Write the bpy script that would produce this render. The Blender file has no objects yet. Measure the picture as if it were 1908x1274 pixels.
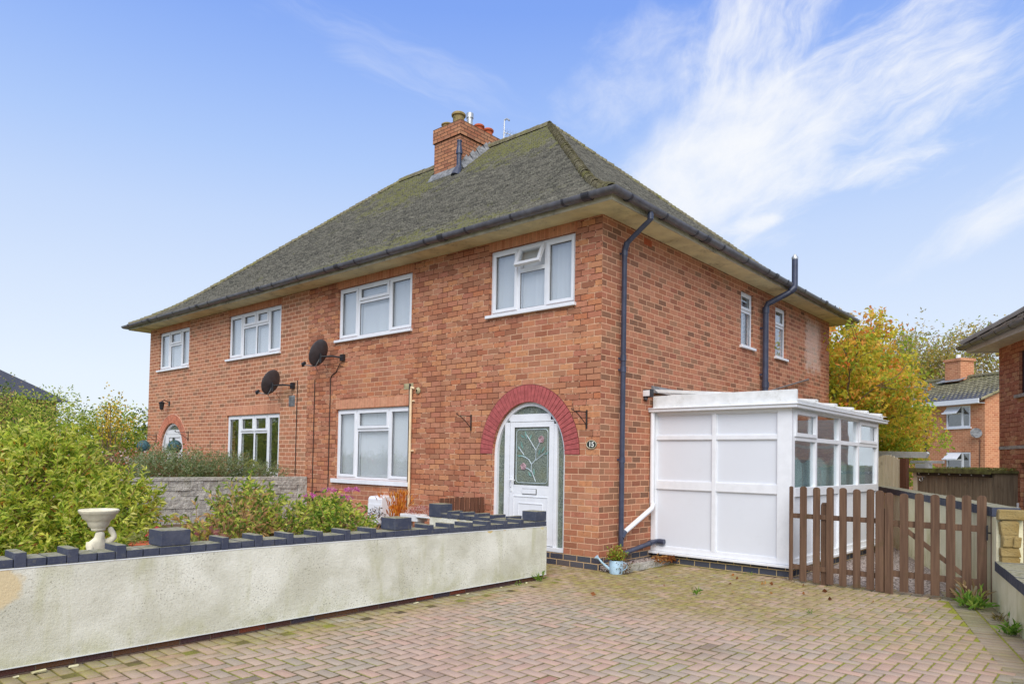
import bpy, bmesh, math, random
import numpy as np
from mathutils import Vector, Matrix
random.seed(7)
R = math.radians
scene = bpy.context.scene
COL = scene.collection

# ------------------------------------------------------------------ camera
def cam_axes(yaw, pitch, roll):
    a, p, r = R(yaw), R(pitch), R(roll)
    f = Vector((-math.sin(a), math.cos(a), 0)); rt = Vector((math.cos(a), math.sin(a), 0)); up = Vector((0, 0, 1))
    f, up = f*math.cos(p)+up*math.sin(p), up*math.cos(p)-f*math.sin(p)
    return f, rt*math.cos(r)+up*math.sin(r), up*math.cos(r)-rt*math.sin(r)
CAM = Vector((5.446, -7.996, 1.473))
fw, rt, up = cam_axes(41.328, 1.714, 1.003)
cd = bpy.data.cameras.new('camera'); cam = bpy.data.objects.new('camera', cd); COL.objects.link(cam)
M = Matrix((rt, up, -fw)).transposed().to_4x4(); M.translation = CAM
cam.matrix_world = M
cd.sensor_width = 36; cd.lens = 1321.287/1908*36; cd.shift_y = 179.686/1908
cd.clip_end = 3000; cd.clip_start = 0.05
scene.camera = cam

# ------------------------------------------------------------------ node helper
class NT:
    def __init__(s, tree): s.t = tree; s.n = tree.nodes; s.l = tree.links
    def node(s, typ, **kw):
        n = s.n.new(typ)
        for k, v in kw.items(): setattr(n, k, v)
        return n
    def link(s, a, b): s.l.new(a, b)
    def put(s, sock, v):
        if hasattr(v, 'is_linked') or isinstance(v, bpy.types.NodeSocket): s.l.new(v, sock)
        else: sock.default_value = v
    def m(s, op, a, b=None, c=None, clamp=False):
        n = s.n.new('ShaderNodeMath'); n.operation = op; n.use_clamp = clamp
        s.put(n.inputs[0], a)
        if b is not None: s.put(n.inputs[1], b)
        if c is not None: s.put(n.inputs[2], c)
        return n.outputs[0]
    def vm(s, op, a, b=None, scale=None):
        n = s.n.new('ShaderNodeVectorMath'); n.operation = op
        s.put(n.inputs[0], a)
        if b is not None: s.put(n.inputs[1], b)
        if scale is not None: s.put(n.inputs['Scale'], scale)
        return n.outputs['Value'] if op in ('DOT_PRODUCT', 'LENGTH') else n.outputs[0]
    def comb(s, x, y, z=0.0):
        n = s.n.new('ShaderNodeCombineXYZ'); s.put(n.inputs[0], x); s.put(n.inputs[1], y); s.put(n.inputs[2], z); return n.outputs[0]
    def sep(s, v):
        n = s.n.new('ShaderNodeSeparateXYZ'); s.l.new(v, n.inputs[0]); return n.outputs
    def noise(s, vec, scale, detail=3, rough=.55, dist=0.0, col=False):
        n = s.n.new('ShaderNodeTexNoise'); s.l.new(vec, n.inputs['Vector'])
        n.inputs['Scale'].default_value = scale; n.inputs['Detail'].default_value = detail
        n.inputs['Roughness'].default_value = rough; n.inputs['Distortion'].default_value = dist
        return n.outputs['Color' if col else 'Fac']
    def mr(s, v, a, b, c=0.0, d=1.0, smooth=True):
        n = s.n.new('ShaderNodeMapRange'); n.interpolation_type = 'SMOOTHSTEP' if smooth else 'LINEAR'
        s.put(n.inputs[0], v); s.put(n.inputs[1], a); s.put(n.inputs[2], b); s.put(n.inputs[3], c); s.put(n.inputs[4], d)
        return n.outputs[0]
    def mix(s, f, a, b, mode='MIX'):
        n = s.n.new('ShaderNodeMix'); n.data_type = 'RGBA'; n.blend_type = mode
        s.put(n.inputs[0], f); s.put(n.inputs[6], a); s.put(n.inputs[7], b); return n.outputs[2]
    def ramp(s, f, stops, const=False):
        n = s.n.new('ShaderNodeValToRGB'); s.l.new(f, n.inputs[0]); e = n.color_ramp.elements
        n.color_ramp.interpolation = 'CONSTANT' if const else 'LINEAR'
        while len(e) < len(stops): e.new(0.5)
        for i, (p, c) in enumerate(stops): e[i].position = p; e[i].color = c
        return n.outputs[0]
def lin(r, g, b, k=1.0):
    f = lambda c: (c/255/12.92 if c/255 <= .04045 else ((c/255+.055)/1.055)**2.4)*k
    return (f(r), f(g), f(b), 1.0)

# ------------------------------------------------------------------ world and sun
SUN_EL, SUN_DIR = 42, Vector((0.62, -0.78, 0)).normalized()
world = bpy.data.worlds.new('World'); scene.world = world; world.use_nodes = True
w = NT(world.node_tree); w.n.clear()
out = w.node('ShaderNodeOutputWorld'); bg = w.node('ShaderNodeBackground')
sky = w.node('ShaderNodeTexSky'); sky.sky_type = 'NISHITA'; sky.sun_disc = False
sky.sun_elevation = R(SUN_EL); sky.sun_rotation = math.atan2(SUN_DIR.x, SUN_DIR.y); sky.dust_density = .6; sky.ozone_density = 2.2; sky.air_density = 1.0
tc = w.node('ShaderNodeTexCoord'); D = w.vm('NORMALIZE', tc.outputs['Generated'])
dx, dy, dz = w.sep(D)
SKYK = 10.0    # radiance scale: everything below is in units of the background strength 0.1
hz = w.m('MAXIMUM', dz, 0.0)
EXPO = .78; KX = 10.0/2**EXPO
def sk(r, g, b): c = lin(r, g, b); return (c[0]*KX, c[1]*KX, c[2]*KX, 1)
grad = w.ramp(hz, [(0.0, sk(238, 245, 254)), (.10, sk(232, 242, 254)), (.20, sk(218, 232, 254)), (.30, sk(200, 220, 254)), (.38, sk(178, 206, 254)), (.46, sk(156, 189, 252)), (.54, sk(132, 170, 248)), (.62, sk(124, 163, 244)), (.76, sk(222, 230, 246)), (1.0, sk(246, 248, 252))])  # top stops, overhead and out of view, whitened to add flat fill light
base = w.mix(.92, sky.outputs[0], grad)
def cloud(c, A, B, wa, wb, fa, fb, lo, hi, amt, seed):
    c = Vector(c).normalized(); rel = w.vm('SUBTRACT', D, tuple(c))
    a = w.vm('DOT_PRODUCT', rel, tuple(Vector(A).normalized())); b = w.vm('DOT_PRODUCT', rel, tuple(Vector(B).normalized()))
    r = w.m('SQRT', w.m('ADD', w.m('POWER', w.m('DIVIDE', a, wa), 2.0), w.m('POWER', w.m('DIVIDE', b, wb), 2.0)))
    warp = w.noise(w.comb(a, b, seed+5.0), 5.0, 3, .6)
    b2 = w.m('ADD', b, w.m('MULTIPLY', w.m('SUBTRACT', warp, .5), .10))
    mask = w.mr(w.m('ADD', r, w.m('MULTIPLY', w.m('SUBTRACT', warp, .5), .8)), .15, 1.05, 1.0, 0.0)
    n1 = w.noise(w.comb(w.m('MULTIPLY', a, fa), w.m('MULTIPLY', b2, fb), seed), 1.0, 10, .66, .25)
    n2 = w.noise(w.comb(w.m('MULTIPLY', a, fa*.35), w.m('MULTIPLY', b2, fb*.3), seed+9.0), 1.0, 3, .5)
    v = w.m('ADD', w.m('MULTIPLY', n1, .68), w.m('MULTIPLY', n2, .32))
    v = w.m('ADD', v, w.m('MULTIPLY', w.m('SUBTRACT', mask, .6), .35))
    front = w.m('GREATER_THAN', w.vm('DOT_PRODUCT', D, tuple(c)), 0.2)
    return w.m('MULTIPLY', w.m('MULTIPLY', w.mr(v, lo, hi), w.mr(mask, 0.0, .35)), w.m('MULTIPLY', front, amt))
A = (.929, .156, .335); B = (-.279, -.526, .803)
cl = [cloud((-.235, .872, .415), A, B, .46, .17, 8, 24, .46, .84, .92, 1.0),
      cloud((-.33, .815, .46), (.22, -.357, .885), (.9, .3, -.2), .30, .13, 10, 20, .46, .84, .86, 3.3),
      cloud((-.42, .835, .355), A, B, .26, .11, 9, 14, .22, .80, .95, 7.7),
      cloud((-.27, .895, .350), (.95, .25, .05), (0, -.35, .93), .19, .030, 14, 40, .40, .86, .8, 12.1),
      cloud((-.472, .743, .474), (.8, .1, .5), (-.3, -.5, .8), .19, .10, 16, 22, .38, .96, .55, 15.0),
      cloud((-.09, .94, .30), (.858, -.047, .511), (-.4, -.3, .8), .22, .05, 9, 26, .36, .86, .75, 18.0),
      cloud((-.365, .875, .305), (.95, .25, .0), (0, -.35, .93), .06, .016, 20, 50, .34, .80, .8, 25.0),
      cloud((-.69, .53, .50), (.387, .865, -.321), (.3, .1, .9), .34, .06, 5, 30, .46, .98, .36, 21.0)]
tot = cl[0]
for c_ in cl[1:]: tot = w.m('SUBTRACT', 1.0, w.m('MULTIPLY', w.m('SUBTRACT', 1.0, tot), w.m('SUBTRACT', 1.0, c_)))
final = w.mix(tot, base, sk(250, 252, 255))
w.link(final, bg.inputs[0]); bg.inputs[1].default_value = 0.1
w.link(bg.outputs[0], out.inputs[0])
sd = bpy.data.lights.new('sun', 'SUN'); sd.energy = 2.0; sd.angle = R(50); sd.color = (1.0, .95, .88)
sun = bpy.data.objects.new('sun', sd); COL.objects.link(sun)
sv = SUN_DIR*math.cos(R(SUN_EL)) + Vector((0, 0, math.sin(R(SUN_EL))))
sun.rotation_euler = sv.to_track_quat('Z', 'Y').to_euler()
vs = scene.view_settings
vs.view_transform = 'Standard'; vs.look = 'None'; vs.gamma = 1; vs.exposure = EXPO
scene.cycles.max_bounces = 8; scene.cycles.transparent_max_bounces = 12

# ------------------------------------------------------------------ mesh helpers
class MB:
    def __init__(s): s.v = []; s.f = []; s.mi = []; s.cur = 0
    def add(s, pts, faces, m=None):
        o = len(s.v); s.v += [tuple(p) for p in pts]
        for f in faces: s.f.append(tuple(i+o for i in f)); s.mi.append(s.cur if m is None else m)
        return s
    def quad(s, *p, m=None): return s.add(p, [tuple(range(len(p)))], m)
    def box(s, x0, y0, z0, x1, y1, z1, m=None, jit=0.0):
        x0, x1 = min(x0, x1), max(x0, x1); y0, y1 = min(y0, y1), max(y0, y1); z0, z1 = min(z0, z1), max(z0, z1)
        P = [(x0,y0,z0),(x1,y0,z0),(x1,y1,z0),(x0,y1,z0),(x0,y0,z1),(x1,y0,z1),(x1,y1,z1),(x0,y1,z1)]
        if jit: P = [(a+random.uniform(-jit, jit), b+random.uniform(-jit, jit), c+random.uniform(-jit, jit)) for a, b, c in P]
        return s.add(P, [(0,3,2,1),(4,5,6,7),(0,1,5,4),(1,2,6,5),(2,3,7,6),(3,0,4,7)], m)
    def tube(s, pts, r, n=8, m=None, cap=True):
        pts = [Vector(p) for p in pts]; rs = r if isinstance(r, (list, tuple)) else [r]*len(pts)
        V = []; prev = None
        for i, p in enumerate(pts):
            t = (pts[min(i+1, len(pts)-1)]-pts[max(i-1, 0)])
            if t.length < 1e-9: t = Vector((0, 0, 1))
            t.normalize()
            if prev is None: a = t.orthogonal().normalized()
            else:
                a = prev - t*prev.dot(t)
                a = a.normalized() if a.length > 1e-6 else t.orthogonal().normalized()
            prev = a; b = t.cross(a)
            V += [p + (a*math.cos(2*math.pi*k/n)+b*math.sin(2*math.pi*k/n))*rs[i] for k in range(n)]
        F = [(i*n+k, i*n+(k+1) % n, (i+1)*n+(k+1) % n, (i+1)*n+k) for i in range(len(pts)-1) for k in range(n)]
        if cap: F += [tuple(range(n))[::-1], tuple((len(pts)-1)*n+k for k in range(n))]
        return s.add(V, F, m)
    def lathe(s, prof, c=(0, 0, 0), n=24, m=None):
        V = [(c[0]+r*math.cos(2*math.pi*k/n), c[1]+r*math.sin(2*math.pi*k/n), c[2]+z) for r, z in prof for k in range(n)]
        F = [(i*n+k, i*n+(k+1) % n, (i+1)*n+(k+1) % n, (i+1)*n+k) for i in range(len(prof)-1) for k in range(n)]
        return s.add(V, F, m)
    def prism(s, poly, axis, a, b, m=None):
        n = len(poly)
        def P(u, v, t): return (u, t, v) if axis == 'y' else ((t, u, v) if axis == 'x' else (u, v, t))
        V = [P(u, v, a) for u, v in poly]+[P(u, v, b) for u, v in poly]
        return s.add(V, [tuple(range(n))[::-1], tuple(range(n, 2*n))]+[(i, (i+1) % n, n+(i+1) % n, n+i) for i in range(n)], m)
    def xf(s, mat):
        s.v = [tuple(mat @ Vector(p)) for p in s.v]; return s
    def build(s, name, mats, parent=None, smooth=False, bevel=0, kind=None, loc=None, label=None):
        me = bpy.data.meshes.new(name); me.from_pydata(s.v, [], s.f)
        mats = mats if isinstance(mats, (list, tuple)) else [mats]
        for m in mats: me.materials.append(m)
        me.polygons.foreach_set('material_index', s.mi)
        me.polygons.foreach_set('use_smooth', [smooth]*len(s.f))
        me.update(); boxuv(me)
        if smooth: 
            try: me.set_sharp_from_angle(angle=R(40))
            except Exception: pass
        o = bpy.data.objects.new(name, me); COL.objects.link(o)
        if parent: o.parent = parent
        if loc: o.location = loc
        if kind: o['kind'] = kind
        if label: o['label'] = label
        if bevel:
            b = o.modifiers.new('bevel', 'BEVEL'); b.width = bevel; b.segments = 2; b.limit_method = 'ANGLE'; b.angle_limit = R(40)
        return o
def boxuv(me):
    n = len(me.loops); vi = np.empty(n, int); me.loops.foreach_get('vertex_index', vi)
    co = np.empty(len(me.vertices)*3); me.vertices.foreach_get('co', co); co = co.reshape(-1, 3)
    nr = np.empty(len(me.polygons)*3); me.polygons.foreach_get('normal', nr); nr = np.abs(nr.reshape(-1, 3))
    tot = np.empty(len(me.polygons), int); me.polygons.foreach_get('loop_total', tot)
    nl = np.repeat(nr, tot, axis=0); c = co[vi]
    top = (nl[:, 2] > nl[:, 0]) & (nl[:, 2] > nl[:, 1]); xs = (~top) & (nl[:, 0] > nl[:, 1])
    uv = np.empty((n, 2)); uv[:, 0] = c[:, 0]; uv[:, 1] = c[:, 2]
    uv[top, 1] = c[top, 1]; uv[xs, 0] = c[xs, 1]
    l = me.uv_layers.new(name='UVMap'); l.data.foreach_set('uv', uv.ravel())
def tag(o, label, cat, group=None):
    o['label'] = label; o['category'] = cat
    if group: o['group'] = group
    return o
def thing(name, loc, label, cat, group=None, rz=0):
    o = bpy.data.objects.new(name, None); COL.objects.link(o); o.location = loc; o.rotation_euler = (0, 0, rz); o.empty_display_size = .2
    return tag(o, label, cat, group)
def copy_tree(o, parent=None):
    c = o.copy(); COL.objects.link(c)
    if parent: c.parent = parent
    for ch in list(o.children): copy_tree(ch, c)
    return c

# ------------------------------------------------------------------ materials
def newmat(name):
    m = bpy.data.materials.new(name); m.use_nodes = True; t = NT(m.node_tree); t.n.clear()
    o = t.node('ShaderNodeOutputMaterial'); b = t.node('ShaderNodeBsdfPrincipled'); t.link(b.outputs[0], o.inputs[0])
    t.b = b; t.o = o; return m, t
def uvo(t, obj=False):
    n = t.node('ShaderNodeTexCoord'); return n.outputs['Object' if obj else 'UV']
def bump(t, h, dist=.004, st=1.0):
    n = t.node('ShaderNodeBump'); t.link(h, n.inputs['Height']); n.inputs['Distance'].default_value = dist; n.inputs['Strength'].default_value = st
    t.link(n.outputs[0], t.b.inputs['Normal'])
def paint(name, c, rough=.45, var=.08, spec=.5, nscale=9, dirt=None, dirtamt=.4, metal=0, bumpd=0):
    m, t = newmat(name); P = uvo(t, True)
    n = t.noise(P, nscale, 4)
    dark = tuple(x*(1-var*2.2) for x in c[:3])+(1,); lite = tuple(min(1, x*(1+var)) for x in c[:3])+(1,)
    colr = t.mix(t.mr(n, .3, .7), dark, lite)
    if dirt:
        d = t.mr(t.noise(P, 2.3, 6, .65), .48, .72); d2 = t.mr(t.noise(P, 30, 3, .6), .45, .7)
        colr = t.mix(t.m('MULTIPLY', t.m('MULTIPLY', d, t.m('ADD', d2, .4)), dirtamt, clamp=True), colr, dirt)
    t.put(t.b.inputs['Base Color'], colr); t.b.inputs['Roughness'].default_value = rough
    t.b.inputs['Specular IOR Level'].default_value = spec; t.b.inputs['Metallic'].default_value = metal
    if bumpd: bump(t, t.noise(P, 60, 4), bumpd)
    return m
def brick(name, pal, mortar, mortar2=None, L=.235, H=.0861, joint=.0055, soldier=False, patch=None, stain=None, rough=.85, mm=(.42, .6), flat=False, wob=.006, plain=False):
    m, t = newmat(name); uv = uvo(t)
    u, v, _ = t.sep(uv)
    if soldier: u, v = v, u
    n0 = t.noise(uv, 3.1, 3, .6, col=True); nx, ny, _ = t.sep(n0)
    n1 = t.noise(uv, 22, 3, .6, col=True); mx, my, _ = t.sep(n1)
    u = t.m('ADD', u, t.m('MULTIPLY', t.m('SUBTRACT', mx, .5), wob)); v = t.m('ADD', v, t.m('ADD', t.m('MULTIPLY', t.m('SUBTRACT', my, .5), wob), t.m('MULTIPLY', t.m('SUBTRACT', ny, .5), wob*1.8)))
    vr = t.m('DIVIDE', v, H); row = t.m('FLOOR', vr); fv = t.m('FRACT', vr)
    off = 0.0 if soldier else t.m('MULTIPLY', t.m('MODULO', t.m('ABSOLUTE', row), 2.0), .5)
    ur = t.m('ADD', t.m('DIVIDE', u, L), off); colm = t.m('FLOOR', ur); fu = t.m('FRACT', ur)
    du = t.m('MULTIPLY', t.m('MINIMUM', fu, t.m('SUBTRACT', 1.0, fu)), L); dv = t.m('MULTIPLY', t.m('MINIMUM', fv, t.m('SUBTRACT', 1.0, fv)), H)
    d = t.m('MINIMUM', du, dv)
    fine = t.noise(uv, 70, 3, .6)
    d = t.m('ADD', d, t.m('MULTIPLY', t.m('SUBTRACT', fine, .5), .006))
    mask = t.mr(d, joint*.75, joint*1.6)            # 0 mortar .. 1 brick
    wn = t.node('ShaderNodeTexWhiteNoise', noise_dimensions='3D'); t.link(t.comb(colm, row, 3.0), wn.inputs['Vector'])
    rnd = wn.outputs['Value']; r2 = t.sep(wn.outputs['Color'])[1]
    k = len(pal); bc = t.ramp(rnd, [(i/k, c) for i, c in enumerate(pal)], const=True)
    if plain: bc = t.mix(t.m('MULTIPLY', t.mr(fine, .45, .7), .4), bc, lin(110, 104, 100))
    else:
        bc = t.mix(t.m('MULTIPLY', t.mr(t.noise(uv, 14, 4, .65), .35, .7), .5), bc, lin(146, 86, 62), 'MIX')
        bc = t.mix(t.m('MULTIPLY', t.mr(fine, .52, .72), .28), bc, lin(112, 74, 54))
        bc = t.mix(t.m('MULTIPLY', t.mr(t.noise(uv, 17, 4, .65), .61, .68), .8), bc, lin(96, 56, 42))
        bc = t.mix(t.m('MULTIPLY', r2, .35), bc, lin(206, 146, 112))
        big = t.mr(t.noise(uv, .55, 4, .6), .35, .7)
        bc = t.mix(t.m('MULTIPLY', big, .2), bc, lin(170, 100, 70))
        u_, v_, _q = t.sep(uv); grime = t.m('MAXIMUM', t.mr(t.noise(t.comb(t.m('MULTIPLY', u_, 2.2), t.m('MULTIPLY', v_, .5)), 1.0, 6, .65), .52, .72), t.mr(t.m('ADD', v_, t.m('MULTIPLY', t.noise(uv, 2.0, 4), .5)), .95, .35))
        bc = t.mix(t.m('MULTIPLY', grime, .38), bc, lin(138, 76, 54))
        bc = t.mix(1.0, bc, (.98, 1.16, 1.16, 1), 'MULTIPLY')
    mo = mortar
    if mortar2:
        f = t.mr(t.noise(uv, 2.6, 6, .75), mm[0], mm[1])
        if patch:
            for (u0, v0, ru, rv) in patch:
                uu, vv, _ = t.sep(uv)
                rr = t.m('ADD', t.m('POWER', t.m('DIVIDE', t.m('SUBTRACT', uu, u0), ru), 2.0), t.m('POWER', t.m('DIVIDE', t.m('SUBTRACT', vv, v0), rv), 2.0))
                rr = t.m('ADD', rr, t.m('MULTIPLY', t.m('SUBTRACT', t.noise(uv, 4, 4, .7), .5), 2.2))
                f = t.m('MULTIPLY', f, t.mr(rr, .6, 1.0))
        mo = t.mix(f, mortar, mortar2)
    colr = t.mix(mask, mo, bc)
    if stain:
        for (u0, v0, ru, rv, c, amt) in stain:
            uu, vv, _ = t.sep(uv)
            ax = t.m('ABSOLUTE', t.m('DIVIDE', t.m('SUBTRACT', uu, u0), ru)); ay = t.m('ABSOLUTE', t.m('DIVIDE', t.m('SUBTRACT', vv, v0), rv))
            rr = t.m('ADD', t.m('MAXIMUM', ax, ay), t.m('MULTIPLY', t.m('SUBTRACT', t.noise(uv, 7, 5, .7), .5), 1.3))
            colr = t.mix(t.m('MULTIPLY', t.mr(rr, .7, 1.05, 1.0, 0.0), t.m('MULTIPLY', t.mr(fine, .3, .6), amt)), colr, c)
    t.put(t.b.inputs['Base Color'], colr); t.b.inputs['Roughness'].default_value = rough; t.b.inputs['Specular IOR Level'].default_value = .25
    h = t.m('ADD', t.m('MULTIPLY', mask, 1.0), t.m('ADD', t.m('MULTIPLY', t.noise(uv, 45, 4, .7), .55), t.m('MULTIPLY', r2, .35)))
    bump(t, h, .007 if not flat else .003, .9)
    return m
PAL = [lin(190, 114, 84), lin(174, 98, 72), lin(200, 124, 88), lin(186, 110, 88), lin(160, 90, 68), lin(204, 130, 90), lin(180, 106, 86), lin(146, 86, 66), lin(192, 116, 92), lin(168, 100, 80), lin(194, 112, 78), lin(178, 110, 84)]
PALS = [lin(186, 108, 82), lin(168, 94, 70), lin(146, 84, 66), lin(190, 114, 90), lin(130, 84, 66), lin(176, 100, 78), lin(116, 80, 64), lin(188, 112, 86), lin(158, 90, 72)]
PALN = [lin(196, 122, 92), lin(178, 106, 80), lin(158, 98, 76), lin(190, 118, 92), lin(144, 100, 78), lin(188, 114, 84)]
mb_own = brick('brick_own_half', PAL, lin(226, 184, 150), lin(104, 60, 44), joint=.0042, patch=[(-1.1, 3.05, .75, .6), (-5.0, 2.95, 1.0, .45), (-.9, .9, 1.2, 1.3), (-5.0, .6, 2.0, .5)], mm=(.44, .50))
mb_nb = brick('brick_neighbour_half', PALN, lin(232, 188, 156), joint=.0062)
mb_side = brick('brick_side_wall', PALS, lin(222, 172, 138), joint=.0052, stain=[(8.45, 4.15, .55, .62, lin(222, 200, 185), .75), (9.3, 4.3, .6, .6, lin(120, 62, 48), .5), (4.9, 3.45, .6, .12, lin(120, 62, 48), .3)])
mb_jamb = mb_own
mb_dark = brick('brick_engineering', [lin(72, 72, 82), lin(84, 82, 88), lin(62, 62, 74), lin(92, 84, 84), lin(70, 74, 84)], lin(200, 170, 130), L=.235, H=.0861, joint=.005, plain=True)
mb_cream = brick('brick_conservatory_base', [lin(70, 76, 94), lin(82, 86, 98), lin(62, 68, 84)], lin(216, 192, 142), joint=.005, H=.085, plain=True)
mb_sold = brick('brick_soldier', [lin(196, 118, 84), lin(186, 106, 76), lin(202, 126, 92)], lin(214, 150, 116), L=3.0, H=.078, joint=.003, soldier=True, flat=True)
mb_sold2 = brick('brick_soldier_pink', [lin(214, 140, 112), lin(208, 132, 104), lin(220, 148, 118)], lin(226, 164, 134), L=3.0, H=.075, joint=.0025, soldier=True, flat=True)
mb_chim = brick('brick_chimney', [lin(186, 116, 84), lin(170, 100, 74), lin(196, 128, 92), lin(150, 92, 72), lin(176, 116, 88)], lin(96, 72, 56), joint=.0065, stain=[(-7.1, 9.75, 1.2, .12, lin(84, 74, 50), .7), (4.5, 9.75, 1.2, .12, lin(84, 74, 50), .7)])
mb_right = brick('brick_right_house', [lin(206, 128, 98), lin(196, 116, 88), lin(214, 140, 106), lin(190, 108, 86), lin(222, 160, 118)], lin(222, 170, 135), lin(150, 90, 66), joint=.007, mm=(.42, .5))
mb_far = brick('brick_far_house', [lin(206, 126, 88), lin(194, 112, 78), lin(214, 136, 98)], lin(228, 176, 138), joint=.006, flat=True)
m_upvc = paint('upvc_white', (.78, .80, .83, 1), .28, .02, .5)
m_upvc_w = paint('upvc_weathered', (.74, .76, .76, 1), .4, .04, .4, dirt=lin(150, 145, 120), dirtamt=.5)
m_panel = paint('upvc_panel', (.70, .73, .78, 1), .3, .012, .5, nscale=1.2, dirt=lin(190, 192, 190), dirtamt=.12)
m_gutter = paint('gutter_grey', lin(98, 99, 108), .3, .12, .5, dirt=lin(120, 118, 110), dirtamt=.6)
m_pipe = paint('pipe_blue_grey', lin(62, 68, 88), .35, .1, .5)
m_black = paint('black_plastic', lin(40, 40, 44), .4, .1)
m_blackiron = paint('black_iron', lin(48, 40, 36), .6, .2)
m_cable = paint('cable_brown', lin(46, 28, 22), .6, .1)
m_soffit = paint('soffit_painted', lin(222, 214, 172), .7, .07, .2, nscale=3, dirt=lin(120, 112, 84), dirtamt=.6)
m_fascia = paint('fascia_painted', lin(196, 192, 172), .6, .1, .3, nscale=5, dirt=lin(74, 70, 60), dirtamt=.9)
m_creamp = paint('cream_pipe', lin(232, 208, 170), .5, .05)
m_bird = paint('bird_bath_stone', lin(224, 216, 190), .8, .1, .2, dirt=lin(140, 120, 60), dirtamt=.7, bumpd=.003)
m_terr = paint('terracotta', lin(190, 100, 66), .8, .1, .2, dirt=lin(120, 90, 70), dirtamt=.6, bumpd=.002)
m_pot = paint('chimney_pot_clay', lin(184, 96, 66), .85, .15, .2, dirt=lin(80, 76, 50), dirtamt=.9)
m_potb = paint('chimney_pot_mossy', lin(160, 140, 96), .9, .15, .2, dirt=lin(84, 84, 44), dirtamt=.9)
m_metal = paint('galvanised', lin(190, 192, 190), .4, .1, .5, metal=.6)
m_lead = paint('lead_flashing', lin(132, 134, 136), .6, .2, .3, dirt=lin(84, 86, 84), dirtamt=.9, bumpd=.01)
m_woodp = None
def wood(name, c1, c2, dirt, scale=1.0, rough=.75):
    m, t = newmat(name); P = uvo(t, True); x, y, z = t.sep(P)
    g = t.noise(t.comb(t.m('MULTIPLY', x, 30*scale), t.m('MULTIPLY', y, 30*scale), t.m('MULTIPLY', z, 1.6*scale)), 1.0, 5, .6, .6)
    colr = t.mix(t.mr(g, .3, .7), c1, c2)
    k = t.mr(t.noise(P, 5, 5, .65), .55, .75)
    colr = t.mix(t.m('MULTIPLY', k, .55), colr, dirt)
    oi = t.node('ShaderNodeObjectInfo'); colr = t.mix(t.m('MULTIPLY', oi.outputs['Random'], .28), colr, c1)
    t.put(t.b.inputs['Base Color'], colr); t.b.inputs['Roughness'].default_value = rough; t.b.inputs['Specular IOR Level'].default_value = .25
    bump(t, g, .002); return m
m_picket = wood('wood_brown_stain', lin(88, 66, 52), lin(118, 92, 72), lin(84, 74, 44))
m_greywood = wood('wood_grey_boards', lin(112, 98, 82), lin(150, 134, 112), lin(74, 66, 56))
m_palewood = wood('wood_pale_boards', lin(210, 200, 172), lin(230, 220, 194), lin(110, 96, 66))
m_oldwood = wood('wood_old_brown', lin(92, 60, 46), lin(122, 82, 62), lin(110, 108, 80))
m_newwood = wood('wood_fresh_fence', lin(206, 160, 108), lin(224, 184, 132), lin(170, 120, 78))
m_bark = wood('bark', lin(92, 78, 62), lin(128, 110, 88), lin(60, 54, 40))
m_twig = paint('twig', lin(168, 132, 96), .85, .2, .1)
# render on the garden wall
def stucco(name, base, dark, green, speck=.5, patch=None, bd=.004):
    m, t = newmat(name); uv = uvo(t); u, v, _ = t.sep(uv)
    n = t.noise(uv, 1.4, 6, .62); str_ = t.noise(t.comb(t.m('MULTIPLY', u, 3.0), t.m('MULTIPLY', v, .55)), 1.6, 5, .6, .4)
    colr = t.mix(t.mr(n, .34, .68), base, dark)
    colr = t.mix(t.m('MULTIPLY', t.mr(str_, .5, .72), .5), colr, green)
    low = t.mr(v, .0, .32, 1.0, 0.0)
    colr = t.mix(t.m('MULTIPLY', t.m('MULTIPLY', low, t.mr(t.noise(uv, 5, 5, .65), .4, .65)), .6), colr, green)
    sp = t.noise(uv, 62, 4, .75); big = t.mr(t.noise(uv, 1.9, 4, .6), .42, .62)
    colr = t.mix(t.m('MULTIPLY', t.m('MULTIPLY', t.mr(sp, .53, .70), t.m('ADD', big, .22)), speck, clamp=True), colr, lin(104, 98, 82))
    if patch:
        for (u0, v0, ru, rv, c, amt, sc) in patch:
            rr = t.m('SQRT', t.m('ADD', t.m('POWER', t.m('DIVIDE', t.m('SUBTRACT', u, u0), ru), 2.0), t.m('POWER', t.m('DIVIDE', t.m('SUBTRACT', v, v0), rv), 2.0)))
            rr = t.m('ADD', rr, t.m('MULTIPLY', t.m('SUBTRACT', t.noise(uv, sc, 4, .6), .5), .5))
            colr = t.mix(t.m('MULTIPLY', t.mr(rr, .8, 1.0, 1.0, 0.0), amt), colr, c)
    t.put(t.b.inputs['Base Color'], colr); t.b.inputs['Roughness'].default_value = .92; t.b.inputs['Specular IOR Level'].default_value = .15
    bump(t, t.m('ADD', sp, t.m('MULTIPLY', t.noise(uv, 30 if bd < .01 else 12, 4), .8)), bd); return m
m_render = stucco('render_white', lin(230, 229, 214), lin(196, 194, 174), lin(178, 177, 134), .8, patch=[(-6.86, .60, .31, .20, lin(214, 196, 156), 1.0, 9), (-2.05, .66, .05, .03, lin(216, 184, 98), .8, 20), (-1.8, .67, .035, .03, lin(206, 180, 110), .7, 20), (-1.45, .66, .045, .025, lin(210, 186, 110), .7, 20), (-1.1, .65, .04, .04, lin(214, 196, 120), .6, 20)])
m_render2 = stucco('render_cream', lin(236, 230, 200), lin(218, 212, 176), lin(178, 172, 110), .25)
m_yellow = stucco('stone_yellow', lin(192, 172, 122), lin(168, 138, 80), lin(210, 202, 178), .8, bd=.03)
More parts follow.
